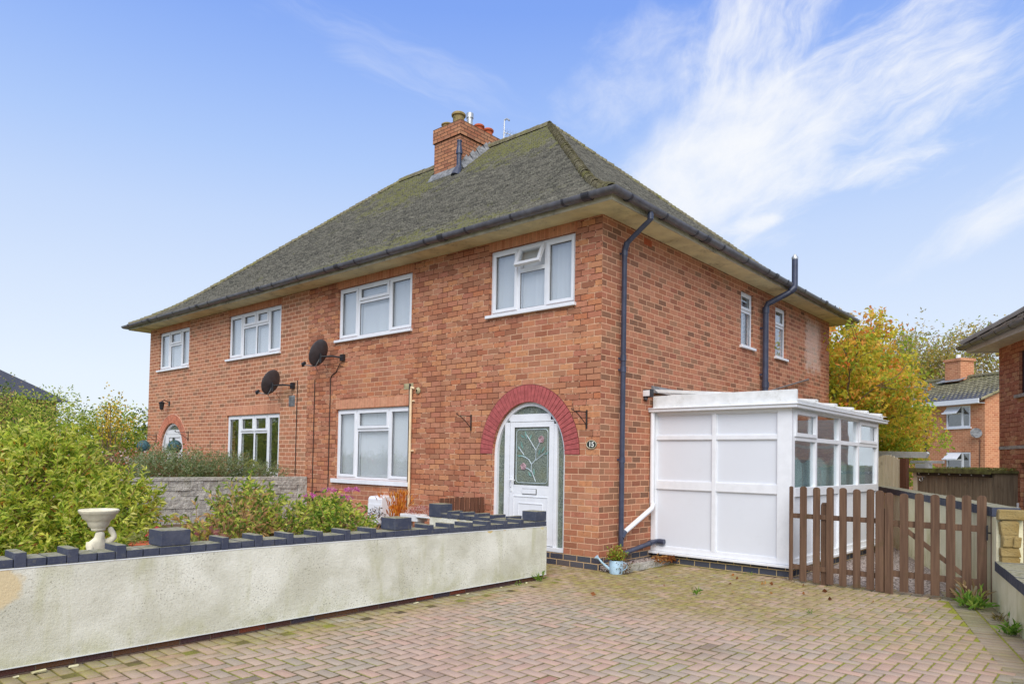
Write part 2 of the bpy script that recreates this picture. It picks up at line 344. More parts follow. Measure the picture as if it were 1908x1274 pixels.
def coping(name, front=True):
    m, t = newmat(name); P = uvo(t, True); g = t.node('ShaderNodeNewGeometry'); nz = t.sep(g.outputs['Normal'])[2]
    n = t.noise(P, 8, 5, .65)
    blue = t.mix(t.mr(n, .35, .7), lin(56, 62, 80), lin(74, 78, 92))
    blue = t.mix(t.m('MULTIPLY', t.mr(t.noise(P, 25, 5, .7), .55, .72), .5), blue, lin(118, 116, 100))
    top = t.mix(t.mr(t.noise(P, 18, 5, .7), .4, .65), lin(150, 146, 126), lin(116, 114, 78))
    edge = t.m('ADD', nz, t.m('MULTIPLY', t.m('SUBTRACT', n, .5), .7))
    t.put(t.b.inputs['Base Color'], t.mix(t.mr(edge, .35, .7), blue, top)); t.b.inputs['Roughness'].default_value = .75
    bump(t, t.noise(P, 50, 5, .7), .004); return m
m_cop = coping('coping_painted')
def stone():
    m, t = newmat('walling_stone'); P = uvo(t, True)
    n = t.noise(P, 9, 6, .7); oi = t.noise(P, 1.4, 4, .6)
    c = t.mix(t.mr(n, .3, .7), lin(158, 154, 146), lin(206, 202, 192)); c = t.mix(t.m('MULTIPLY', t.mr(oi, .5, .7), .5), c, lin(150, 148, 118))
    t.put(t.b.inputs['Base Color'], c); t.b.inputs['Roughness'].default_value = .95
    bump(t, t.m('ADD', t.noise(P, 14, 6, .65), t.m('MULTIPLY', t.noise(P, 45, 4), .3)), .05); return m
m_stone = stone()
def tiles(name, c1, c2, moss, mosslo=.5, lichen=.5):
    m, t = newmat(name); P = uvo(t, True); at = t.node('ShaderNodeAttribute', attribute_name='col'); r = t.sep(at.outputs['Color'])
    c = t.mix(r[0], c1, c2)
    c = t.mix(t.m('MULTIPLY', t.mr(t.noise(P, 22, 5, .7), .45, .7), lichen), c, lin(168, 166, 146))
    z = r[1]   # moss amount given per tile
    k = t.mr(t.m('ADD', t.noise(P, 2.2, 6, .7), t.m('MULTIPLY', t.m('SUBTRACT', z, .5), .6)), mosslo, mosslo+.16)
    k2 = t.mr(t.noise(P, 16, 5, .7), .38, .58)
    c = t.mix(t.m('MULTIPLY', t.m('MULTIPLY', k, k2), .85), c, moss)
    t.put(t.b.inputs['Base Color'], c); t.b.inputs['Roughness'].default_value = .9; t.b.inputs['Specular IOR Level'].default_value = .2
    bump(t, t.noise(P, 40, 5, .7), .008); return m
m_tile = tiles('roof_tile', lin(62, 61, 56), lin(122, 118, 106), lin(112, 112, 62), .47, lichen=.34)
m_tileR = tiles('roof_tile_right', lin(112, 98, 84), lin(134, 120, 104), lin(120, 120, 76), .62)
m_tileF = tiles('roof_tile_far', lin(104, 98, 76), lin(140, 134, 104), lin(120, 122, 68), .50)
m_tileL = paint('roof_dark_slate', lin(72, 74, 84), .7, .1, .3, nscale=12)
m_mortar = paint('ridge_mortar', lin(176, 166, 132), .95, .15, .1, dirt=lin(110, 112, 60), dirtamt=.9, bumpd=.01)
m_hip = paint('hip_tile_mossy', lin(128, 122, 100), .95, .2, .1, nscale=16, dirt=lin(124, 124, 58), dirtamt=.9, bumpd=.012)
def glass(name, tint, op=0.0, rough=0.0):
    m, t = newmat(name); t.n.remove(t.b)
    tr = t.node('ShaderNodeBsdfTransparent'); tr.inputs[0].default_value = tint
    gl = t.node('ShaderNodeBsdfGlossy'); gl.inputs['Roughness'].default_value = rough; gl.inputs[0].default_value = (.95, .97, 1, 1)
    fr = t.node('ShaderNodeLayerWeight'); fr.inputs[0].default_value = .5
    f = t.m('ADD', t.m('MULTIPLY', t.m('POWER', fr.outputs['Facing'], 4.0), .9), .11, clamp=True)
    nb = t.node('ShaderNodeBump'); t.link(t.noise(uvo(t, True), 1.6, 2), nb.inputs['Height']); nb.inputs['Distance'].default_value = .004
    t.link(nb.outputs[0], gl.inputs['Normal'])
    mx = t.node('ShaderNodeMixShader'); t.link(f, mx.inputs[0]); t.link(tr.outputs[0], mx.inputs[1]); t.link(gl.outputs[0], mx.inputs[2]); t.link(mx.outputs[0], t.o.inputs[0])
    return m
m_glass = glass('window_glass', (.95, .97, .98, 1))
m_glassc = glass('conservatory_glass', (.92, .96, .96, 1))
def obscured():
    m, t = newmat('obscured_glass'); P = uvo(t, True)
    n = t.noise(P, 55, 4, .8); n2 = t.noise(P, 6, 3, .6)
    c = t.mix(t.mr(n, .35, .65), lin(66, 78, 72), lin(140, 150, 138)); c = t.mix(t.m('MULTIPLY', t.mr(n2, .4, .7), .4), c, lin(120, 120, 84))
    t.put(t.b.inputs['Base Color'], c); t.b.inputs['Roughness'].default_value = .18; bump(t, n, .004); return m
m_obs = obscured()
def fabric():
    m, t = newmat('blind_fabric'); t.b.inputs['Base Color'].default_value = (.93, .94, .95, 1); t.b.inputs['Roughness'].default_value = .9
    tl = t.node('ShaderNodeBsdfTranslucent'); tl.inputs[0].default_value = (.85, .86, .88, 1)
    mx = t.node('ShaderNodeMixShader'); mx.inputs[0].default_value = .3; t.link(t.b.outputs[0], mx.inputs[1]); t.link(tl.outputs[0], mx.inputs[2]); t.link(mx.outputs[0], t.o.inputs[0]); return m
m_blind = fabric()
def poly():
    m, t = newmat('polycarbonate'); t.b.inputs['Base Color'].default_value = (.86, .86, .82, 1); t.b.inputs['Roughness'].default_value = .35
    tl = t.node('ShaderNodeBsdfTranslucent'); tl.inputs[0].default_value = (.9, .9, .87, 1)
    mx = t.node('ShaderNodeMixShader'); mx.inputs[0].default_value = .6; t.link(t.b.outputs[0], mx.inputs[1]); t.link(tl.outputs[0], mx.inputs[2]); t.link(mx.outputs[0], t.o.inputs[0]); return m
m_poly = poly()
def leafmat(name='leaf', tr=.58):
    m, t = newmat(name); at = t.node('ShaderNodeAttribute', attribute_name='col')
    t.link(at.outputs['Color'], t.b.inputs['Base Color']); t.b.inputs['Roughness'].default_value = .55; t.b.inputs['Specular IOR Level'].default_value = .3
    tl = t.node('ShaderNodeBsdfTranslucent'); t.link(at.outputs['Color'], tl.inputs[0])
    mx = t.node('ShaderNodeMixShader'); mx.inputs[0].default_value = tr; t.link(t.b.outputs[0], mx.inputs[1]); t.link(tl.outputs[0], mx.inputs[2]); t.link(mx.outputs[0], t.o.inputs[0]); return m
m_leaf = leafmat()
def paver():
    m, t = newmat('block_paving'); P = uvo(t, True); at = t.node('ShaderNodeAttribute', attribute_name='col')
    x, y, z = t.sep(P)
    n = t.noise(P, 75, 4, .7)
    c = t.mix(t.mr(n, .35, .68), at.outputs['Color'], t.mix(.5, at.outputs['Color'], (1, 1, 1, 1), 'MULTIPLY'))
    c = t.mix(t.m('MULTIPLY', t.mr(n, .5, .3), .35), c, lin(200, 188, 172))
    c = t.mix(t.m('MULTIPLY', t.mr(t.noise(P, .6, 3, .5), .42, .62), .4), c, lin(190, 158, 146)); n3 = t.mr(t.noise(P, 1.3, 5, .65), .45, .7); c = t.mix(t.m('MULTIPLY', n3, .25), c, lin(120, 104, 84))
    # damp algae near the house, the walls and the gate
    near = t.m('MAXIMUM', t.mr(t.m('ADD', y, t.m('MULTIPLY', t.noise(P, 1.2, 4), 1.2)), -1.7, -.5, 0.0, t.mr(x, 2.2, 3.6, 1.0, .45)), t.m('MULTIPLY', t.mr(x, .6, .1), .8))
    alg = t.m('MULTIPLY', near, t.mr(t.noise(P, 3.0, 6, .7), .28, .58))
    c = t.mix(t.m('MULTIPLY', alg, .8), c, t.mix(t.mr(t.noise(P, 9, 4, .7), .4, .65), lin(132, 114, 70), lin(146, 140, 58)))
    t.put(t.b.inputs['Base Color'], c); t.b.inputs['Roughness'].default_value = .85; t.b.inputs['Specular IOR Level'].default_value = .25
    bump(t, n, .003); return m
m_paver = paver()
def joint():
    m, t = newmat('paving_joint'); P = uvo(t, True); x, y, z = t.sep(P)
    reg = t.mr(t.noise(P, .75, 4, .6), .42, .62); f = t.noise(P, 45, 4, .7)
    right = t.m('MULTIPLY', t.mr(x, 2.0, 3.2), t.mr(y, -3.5, -1.5))
    k = t.m('MAXIMUM', t.m('MULTIPLY', reg, .9), right)
    c = t.mix(t.m('MULTIPLY', k, t.mr(f, .3, .5)), lin(84, 70, 48), lin(142, 144, 44)); t.put(t.b.inputs['Base Color'], c); t.b.inputs['Roughness'].default_value = 1
    bump(t, f, .006); return m
m_joint = joint()
def soil(name, c1, c2, sc=9, g=None):
    m, t = newmat(name); P = uvo(t, True); n = t.noise(P, sc, 6, .7)
    c = t.mix(t.mr(n, .35, .65), c1, c2)
    if g: c = t.mix(t.mr(t.noise(P, .5, 4), .4, .6), c, g)
    t.put(t.b.inputs['Base Color'], c); t.b.inputs['Roughness'].default_value = 1; bump(t, n, .02); return m
m_soil = soil('garden_soil', lin(74, 58, 44), lin(110, 90, 68))
m_ground = soil('open_ground', lin(120, 116, 96), lin(140, 136, 116), 3, lin(112, 118, 76))
def gravel():
    m, t = newmat('gravel'); P = uvo(t, True); v = t.node('ShaderNodeTexVoronoi'); t.link(P, v.inputs['Vector']); v.inputs['Scale'].default_value = 42
    r = t.sep(v.outputs['Color'])
    c = t.ramp(r[0], [(0, lin(196, 176, 168)), (.3, lin(214, 200, 192)), (.55, lin(158, 140, 134)), (.8, lin(182, 166, 150)), (1, lin(226, 216, 208))])
    c = t.mix(t.mr(v.outputs['Distance'], .35, .7), c, lin(96, 82, 76))
    t.put(t.b.inputs['Base Color'], c); t.b.inputs['Roughness'].default_value = .9
    bump(t, t.m('SUBTRACT', 1.0, v.outputs['Distance']), .02); return m
m_gravel = gravel()

# ------------------------------------------------------------------ vectorised leaves / blocks
def colour_mesh(name, V, F, C, mat, parent=None, smooth=False):
    """V (n,3), F (m,k) quads or tris, C (n,3) per-vertex colours"""
    me = bpy.data.meshes.new(name); n, (m_, k) = len(V), F.shape
    me.vertices.add(n); me.vertices.foreach_set('co', V.astype(np.float32).ravel())
    me.loops.add(m_*k); me.loops.foreach_set('vertex_index', F.astype(np.int32).ravel())
    me.polygons.add(m_); me.polygons.foreach_set('loop_start', np.arange(0, m_*k, k, dtype=np.int32)); me.polygons.foreach_set('loop_total', np.full(m_, k, np.int32))
    me.update(calc_edges=True); me.validate()
    a = me.color_attributes.new('col', 'FLOAT_COLOR', 'POINT'); a.data.foreach_set('color', np.hstack([C, np.ones((n, 1))]).astype(np.float32).ravel())
    me.materials.append(mat)
    o = bpy.data.objects.new(name, me); COL.objects.link(o)
    if parent: o.parent = parent
    return o
def leaf_arrays(rs, pos, axis, length, width, pal, curl=.25, var=.18):
    n = len(pos); axis = axis/np.maximum(np.linalg.norm(axis, axis=1, keepdims=True), 1e-6)
    rnd = rs.normal(size=(n, 3)); side = np.cross(axis, rnd); side /= np.maximum(np.linalg.norm(side, axis=1, keepdims=True), 1e-6)
    nrm = np.cross(side, axis); flip = np.sign(nrm[:, 2:3]+1e-6); nrm *= flip
    L = (length*rs.uniform(.65, 1.25, (n, 1))); W = width*rs.uniform(.7, 1.2, (n, 1))
    V = np.empty((n, 4, 3)); V[:, 0] = pos; V[:, 2] = pos+axis*L-nrm*L*curl
    V[:, 1] = pos+axis*L*.5+side*W*.5+nrm*W*.22; V[:, 3] = pos+axis*L*.5-side*W*.5+nrm*W*.22
    i = np.arange(n)[:, None]*4; F = np.concatenate([i+np.array([[0, 1, 2]]), i+np.array([[0, 2, 3]])])
    pal = np.array([c[:3] for c in pal])*1.12; c = pal[rs.integers(0, len(pal), n)]*(1+rs.uniform(-var, var, (n, 1)))
    return V.reshape(-1, 3), F, np.repeat(np.clip(c, 0, 1), 4, axis=0)
class Leaves:
    def __init__(s, seed): s.rs = np.random.default_rng(seed); s.V = []; s.F = []; s.C = []; s.n = 0
    def add(s, pos, axis, length, width, pal, curl=.25, var=.18):
        V, F, C = leaf_arrays(s.rs, np.asarray(pos, float), np.asarray(axis, float), length, width, pal, curl, var)
        s.V.append(V); s.F.append(F+s.n); s.C.append(C); s.n += len(V)
    def build(s, name, parent=None, mat=None): return colour_mesh(name, np.concatenate(s.V), np.concatenate(s.F), np.concatenate(s.C), mat or m_leaf, parent)
def shoots(lv, base, tip, k, ll, lw, pal, spread=1.0):
    """leaves set along shoots; base, tip (n,3)"""
    rs = lv.rs; n = len(base); t = rs.uniform(.1, 1.0, (n, k, 1)); d = tip-base; dl = np.linalg.norm(d, axis=1, keepdims=True)
    P = base[:, None]+d[:, None]*t; r = rs.normal(size=(n, k, 3)); ax = d[:, None]/dl[:, None]*.9+r/np.linalg.norm(r, axis=2, keepdims=True)*spread
    lv.add(P.reshape(-1, 3), ax.reshape(-1, 3), ll, lw, pal)
def blobpts(rs, n, c, r, shell=.35, up=-.3):
    """points in an ellipsoid, biased to its skin; returns pos and outward direction"""
    d = rs.normal(size=(int(n*1.6), 3)); d /= np.linalg.norm(d, axis=1, keepdims=True); d = d[d[:, 2] > up][:n]
    k = 1-shell*rs.random((len(d), 1))**1.5
    return np.array(c)+d*k*np.array(r), d
def stems(mb, base, tip, r0=.006, r1=.003, n=4, bend=.05, rs=random):
    for b, t in zip(base, tip):
        b = Vector(b); t = Vector(t); mid = (b+t)/2+Vector((rs.uniform(-bend, bend), rs.uniform(-bend, bend), 0))
        if b.length > .12: mb.tube([Vector((0, 0, 0)), Vector((b.x*.45, b.y*.45, b.z*.6)), b, t], [r0*1.6, r0*1.3, r0, r1], n, cap=False)
        else: mb.tube([b, mid, t], [r0, (r0+r1)/2, r1], n, cap=False)

# ------------------------------------------------------------------ SETTING: ground
SOFF = 4.85; XL = -14.9; YB = 9.55; PARTY = -7.12
def ground_z(x, y):
    # land drops beyond the right-hand boundary and behind the gardens
    t1 = (x-4.45)*.93+(y-1.0)*.36 if y < 1 else (x-4.45)*.925+(y-1.0)*.38
    a = min(1, max(0, (t1-.15)/.9)); b = min(1, max(0, (y-11)/9))
    s = lambda t: t*t*(3-2*t)
    return -.06-1.0*max(s(a)*(1 if y > -4 else max(0, 1-(-4-y)/8)), s(b))
xs = sorted(set([-400, -200, -100, -60, -40, -30, -22]+[i for i in range(-18, 4, 2)]+[3.5+i*.25 for i in range(18)]+[9, 11, 14, 20, 30, 60, 120, 300]))
ys = sorted(set([-300, -120, -60, -30, -20, -15, -12, -10, -8, -6, -4, -3, -2, -1, 0, 1, 1.5, 2, 2.5, 3, 4, 5, 6, 8, 10, 11, 12, 13, 14, 15, 16, 17, 18, 19, 20, 24, 30, 40, 60, 100, 200, 500]))
g = MB(); V = [(x, y, ground_z(x, y)) for y in ys for x in xs]; nx = len(xs)
g.add(V, [(j*nx+i, j*nx+i+1, (j+1)*nx+i+1, (j+1)*nx+i) for j in range(len(ys)-1) for i in range(nx-1)])
g.build('ground', m_ground, kind='structure', smooth=True)

# driveway of 200 x 100 blocks in herringbone with a soldier border
BL0, BL1 = Vector((3.97, .81)), Vector((4.81, -2.04)); BD = (BL1-BL0).normalized(); BN = Vector((-BD.y, BD.x))
def side_r(x, y): return (Vector((x, y))-BL0).dot(BN)     # >0 to the right of the border line
def inside_drive(x, y):
    if side_r(x, y) > 0: return False
    if x > .1: return y < (.05 if x < .36 else (1.34 if x < 2.1 else 1.42))
    return x > -2.0 and y > -1.0 and y < .02
rs = np.random.default_rng(3)
blocks = []   # cx, cy, ax(unit), half len, half wid
U = .1
for i in range(-24, 60):
    for j in range(-98, 18):
        k = (i-j) % 4
        if k == 0: cx, cy, hor = (i+1)*U, (j+.5)*U, 1
        elif k == 3: cx, cy, hor = (i+.5)*U, (j+1)*U, 0
        else: continue
        if inside_drive(cx, cy) : blocks.append((cx, cy, (1, 0) if hor else (0, 1)))
for j in range(-98, -10): blocks.append((0.0, (j+.5)*U, (1, 0)))
q = 0
while q < 110:
    p = BL0 - BD*1.0 + BD*(q+.5)*U
    c1 = p + BN*.1
    blocks.append((c1.x, c1.y, (BN.x, BN.y)))
    if p.y > -1.5: 
        c1 = p + BN*.305; blocks.append((c1.x, c1.y, (BN.x, BN.y)))
    q += 1
pinks = np.array([lin(174, 154, 136)[:3], lin(172, 150, 132)[:3], lin(168, 152, 136)[:3], lin(176, 154, 136)[:3], lin(164, 150, 134)[:3], lin(174, 150, 132)[:3], lin(180, 150, 132)[:3], lin(160, 147, 131)[:3]])
greys = np.array([lin(150, 146, 128)[:3], lin(138, 136, 112)[:3], lin(158, 152, 138)[:3]])
Vv, Ff, Cc = [], [], []
for bi, (cx, cy, (ax, ay)) in enumerate(blocks):
    g_ = .0052; hl, hw = .1-g_, .05-g_; ch = .006
    z = rs.normal(0, .0012); tx, ty = rs.normal(0, .004, 2)
    bx, by = -ay, ax; o = len(Vv)
    for (s, dz_) in ((0, -.02), (0, -ch*.7), (ch, 0)):
        for sx, sy in ((-1, -1), (1, -1), (1, 1), (-1, 1)):
            u_, v_ = sx*(hl-s), sy*(hw-s)
            Vv.append((cx+ax*u_+bx*v_, cy+ay*u_+by*v_, z+dz_+tx*u_+ty*v_))
    Ff += [(o+8, o+9, o+10, o+11)]+[(o+a*4+b, o+a*4+(b+1) % 4, o+(a+1)*4+(b+1) % 4, o+(a+1)*4+b) for a in (0, 1) for b in range(4)]
    border = (cx < .02 and cy < -1) or side_r(cx, cy) > -.02
    c = (greys[rs.integers(0, 3)] if border else pinks[rs.integers(0, 8)])*rs.uniform(.955, 1.045)
    if rs.random() < .003: c = np.array(lin(156, 106, 90)[:3])
    if rs.random() < .006: c = np.array(lin(132, 118, 104)[:3])
    jc = np.array(lin(104, 92, 62)[:3]) if rs.random() < .6 else np.array(lin(122, 122, 56)[:3])
    Cc += [jc*.8]*4+[jc]*4+[c]*4
drive = colour_mesh('driveway', np.array(Vv), np.array(Ff), np.array(Cc), m_paver); drive['kind'] = 'structure'
j = MB()
j.quad((-.1, -12, -.0055), (6.6, -12, -.0055), (4.9, -1.2, -.0055), (4.15, 1.45, -.0055), (-.1, 1.45, -.0055))
j.quad((-2.2, -1.1, -.0058), (-.1, -1.1, -.0058), (-.1, .1, -.0058), (-2.2, .1, -.0058))
j.build('driveway_joints', m_joint, kind='structure')
g = MB(); g.quad((2.0, 1.13, -.004), (4.25, 1.22, -.004), (1.0, 9.4, -.004), (-.2, 9.4, -.004), (-.2, 5.4, -.004), (2.0, 5.4, -.004)); g.build('gravel_path', m_gravel, kind='structure')
g = MB(); g.quad((-7.05, -9, .26), (-.3, -9, .26), (-.3, -1.2, .26), (-2.1, -1.2, .26), (-2.1, .1, .26), (-7.05, .1, .26)); g.build('garden_soil', m_soil, kind='structure')
g = MB(); g.quad((-15.5, -9, .5), (-7.12, -9, .5), (-7.12, .1, .5), (-11.8, .1, .5), (-12.4, -1.0, .12), (-15.5, -1.0, .12)); g.build('neighbour_garden_soil', m_soil, kind='structure')
g = MB(); g.quad((-60, -12, -.055), (40, -12, -.055), (40, -9.9, -.055), (-60, -9.9, -.055)); g.build('pavement', paint('pavement_grey', lin(150, 148, 142), .9, .1), kind='structure')
g = MB(); g.quad((-60, -22, -.05), (40, -22, -.05), (40, -12, -.05), (-60, -12, -.05)); g.build('road', paint('asphalt', (.06, .06, .062, 1), .9, .15, nscale=40), kind='structure')

# ------------------------------------------------------------------ walls with openings
def arch_pts(cx, hw, zs, rise, n=24):
    return [(cx+hw*math.cos(math.pi*k/n), zs+rise*math.sin(math.pi*k/n)) for k in range(n+1)]   # right -> left
def wall_holes(mb, u0, u1, z0, z1, holes, fn, depth=.22, arches=()):
    us = sorted({u0, u1}|{v for h in holes for v in (h[0], h[1])}|{v for a in arches for v in (a[0]-a[1], a[0]+a[1])})
    zs = sorted({z0, z1}|{v for h in holes for v in (h[2], h[3])}|{v for a in arches for v in (a[4], a[2]+a[3])})
    us = [u for u in us if u0 <= u <= u1]; zs = [z for z in zs if z0 <= z <= z1]
    rects = list(holes)+[(a[0]-a[1], a[0]+a[1], a[4], a[2]+a[3]) for a in arches]
    for i in range(len(us)-1):
        for k in range(len(zs)-1):
            mu, mz = (us[i]+us[i+1])/2, (zs[k]+zs[k+1])/2
            if any(r[0] < mu < r[1] and r[2] < mz < r[3] for r in rects): continue
            mb.quad(fn(us[i], zs[k], 0), fn(us[i+1], zs[k], 0), fn(us[i+1], zs[k+1], 0), fn(us[i], zs[k+1], 0))
    for (a, b, c, d) in holes:
        P = [(a, c), (b, c), (b, d), (a, d)]
        for k in range(4):
            p, q_ = P[k], P[(k+1) % 4]; mb.quad(fn(*p, 0), fn(*p, depth), fn(*q_, depth), fn(*q_, 0))
    for (cx, hw, zs_, rise, zb) in arches:
        P = arch_pts(cx, hw, zs_, rise); zt = zs_+rise
        for p, q_ in zip(P[:-1], P[1:]):
            mb.quad(fn(*q_, 0), fn(*p, 0), fn(p[0], zt, 0), fn(q_[0], zt, 0))
            mb.quad(fn(*p, 0), fn(*q_, 0), fn(*q_, depth), fn(*p, depth))
        for x in (cx-hw, cx+hw): mb.quad(fn(x, zb, 0), fn(x, zb, depth), fn(x, zs_, depth), fn(x, zs_, 0))
        mb.quad(fn(cx-hw, zb, 0), fn(cx+hw, zb, 0), fn(cx+hw, zb, depth), fn(cx-hw, zb, depth))
house = thing('semi_detached_house', (-7.4, 0, 0), 'large red brick pair of houses with white windows and a hipped mossy tile roof', 'house')
house_off = Vector((7.4, 0, 0))
def hpart(mb, name, mats, **kw):
    o = mb.build(name, mats, house, **kw); o.location = Vector(o.location)+house_off; return o
HZ = 4.70
WIN = {  # x0, x1, z0(sill top), z1
 'A': (-14.3, -12.51, 3.70, HZ), 'B': (-10.47, -8.18, 3.69, HZ), 'C': (-6.12, -3.95, 3.71, HZ), 'D': (-2.10, -.46, 3.70, HZ),
 'E': (-10.44, -8.14, 1.03, 2.375), 'F': (-6.10, -3.93, 1.06, 2.375)}
DOOR = (-1.285, .695, 1.56, .77, .172); NDOOR = (-13.37, .695, 1.50, .77, .172)
m = MB(); wall_holes(m, PARTY, 0, .172, SOFF, [WIN[k] for k in 'CDF'], lambda u, z, d: (u, d, z), arches=[DOOR]); hpart(m, 'brick_wall', mb_own, label='redder front wall with patchy old mortar')
m = MB(); wall_holes(m, XL, PARTY, .172, SOFF, [WIN[k] for k in 'ABE'], lambda u, z, d: (u, d, z), arches=[NDOOR]); hpart(m, 'brick_wall', mb_nb, label='browner front wall with pale even mortar')
SW = [(4.53, 5.10, 3.66, 4.68), (6.19, 6.78, 3.65, 4.68)]
m = MB(); wall_holes(m, 0, YB, .172, SOFF, SW, lambda u, z, d: (-d, u, z)); hpart(m, 'brick_wall', mb_side, label='side wall in even pale mortar')
m = MB(); m.quad((XL, 0, 0), (XL, YB, 0), (XL, YB, SOFF), (XL, 0, SOFF)); m.quad((XL, YB, 0), (0, YB, 0), (0, YB, SOFF), (XL, YB, SOFF)); m.quad((XL, 0, SOFF+.01), (0, 0, SOFF+.01), (0, YB, SOFF+.01), (XL, YB, SOFF+.01)); hpart(m, 'brick_wall', mb_nb)
m = MB()
m.box(XL-.004, -.004, -.3, .004, .2, .172); m.box(-.2, .2, -.3, .004, YB, .172); hpart(m, 'plinth', mb_dark)
# interior shells behind the windows so rooms have depth
m_room = paint('room_plaster', lin(190, 186, 172), .9, .05)
m = MB(); m.box(XL+.25, 3.2, .1, -.25, 3.3, SOFF); m.box(XL+.25, .23, 2.55, -.25, 3.2, 2.62); m.box(-7.2, .23, .1, -7.05, 3.2, SOFF); m.box(XL+.25, .23, .1, -.25, 3.2, .15); m.box(-3.1, .23, .1, -3.0, 3.2, SOFF); m.box(-11.8, .23, .1, -11.7, 3.2, SOFF)
hpart(m, 'inner_wall', m_room)
# lintels
def lint(x0, x1, z0, z1, mat, y=-.003): m = MB(); m.box(x0, y, z0, x1, .05, z1); return hpart(m, 'lintel', mat)
for k in 'ABCD': lint(WIN[k][0]-.03, WIN[k][1]+.03, HZ+.002, SOFF-.002, mb_sold)
lint(-6.12, -3.95, 2.385, 2.555, mb_sold2); lint(-10.48, -8.14, 2.385, 2.575, mb_sold2)
def voussoirs(a, ow, orise, mat, n, gap, y=-.010):
    cx, hw, zs, rise, zb = a; m = MB()
    for k in range(n):
        a0, a1 = math.pi*(k+gap)/n, math.pi*(k+1-gap)/n
        P = [(cx+hw*math.cos(t), zs+rise*math.sin(t)) for t in (a0, a1)]+[(cx+ow*math.cos(t), zs+orise*math.sin(t)) for t in (a1, a0)]
        m.prism(P, 'y', y+random.uniform(-.002, .002), .04)
    o = hpart(m, 'brick_arch', mat, bevel=.002)
    m = MB()
    for k in range(n*2):
        a0, a1 = math.pi*k/n/2, math.pi*(k+1)/n/2
        m.quad(*[(cx+r_*math.cos(t), -.004, zs+s_*math.sin(t)) for r_, s_, t in ((hw+.003, rise+.003, a0), (hw+.003, rise+.003, a1), (ow+.012, orise+.012, a1), (ow+.012, orise+.012, a0))])
    mo = m.build('arch_mortar', m_archm if mat is m_redp else m_archm2, o); return o
m_redp = paint('red_painted_brick', lin(176, 92, 90), .75, .1, .25, nscale=14, dirt=lin(140, 66, 66), dirtamt=.5, bumpd=.003)
m_vous = paint('arch_brick', lin(196, 124, 98), .85, .12, .2, nscale=10, dirt=lin(150, 90, 70), dirtamt=.5, bumpd=.004)
m_archm = paint('arch_mortar_dark', lin(120, 58, 56), .9, .1); m_archm2 = paint('arch_mortar_pale', lin(226, 190, 164), .9, .1)
voussoirs(DOOR, .945, 1.02, m_redp, 40, .06); voussoirs(NDOOR, .94, 1.0, m_vous, 38, .09)

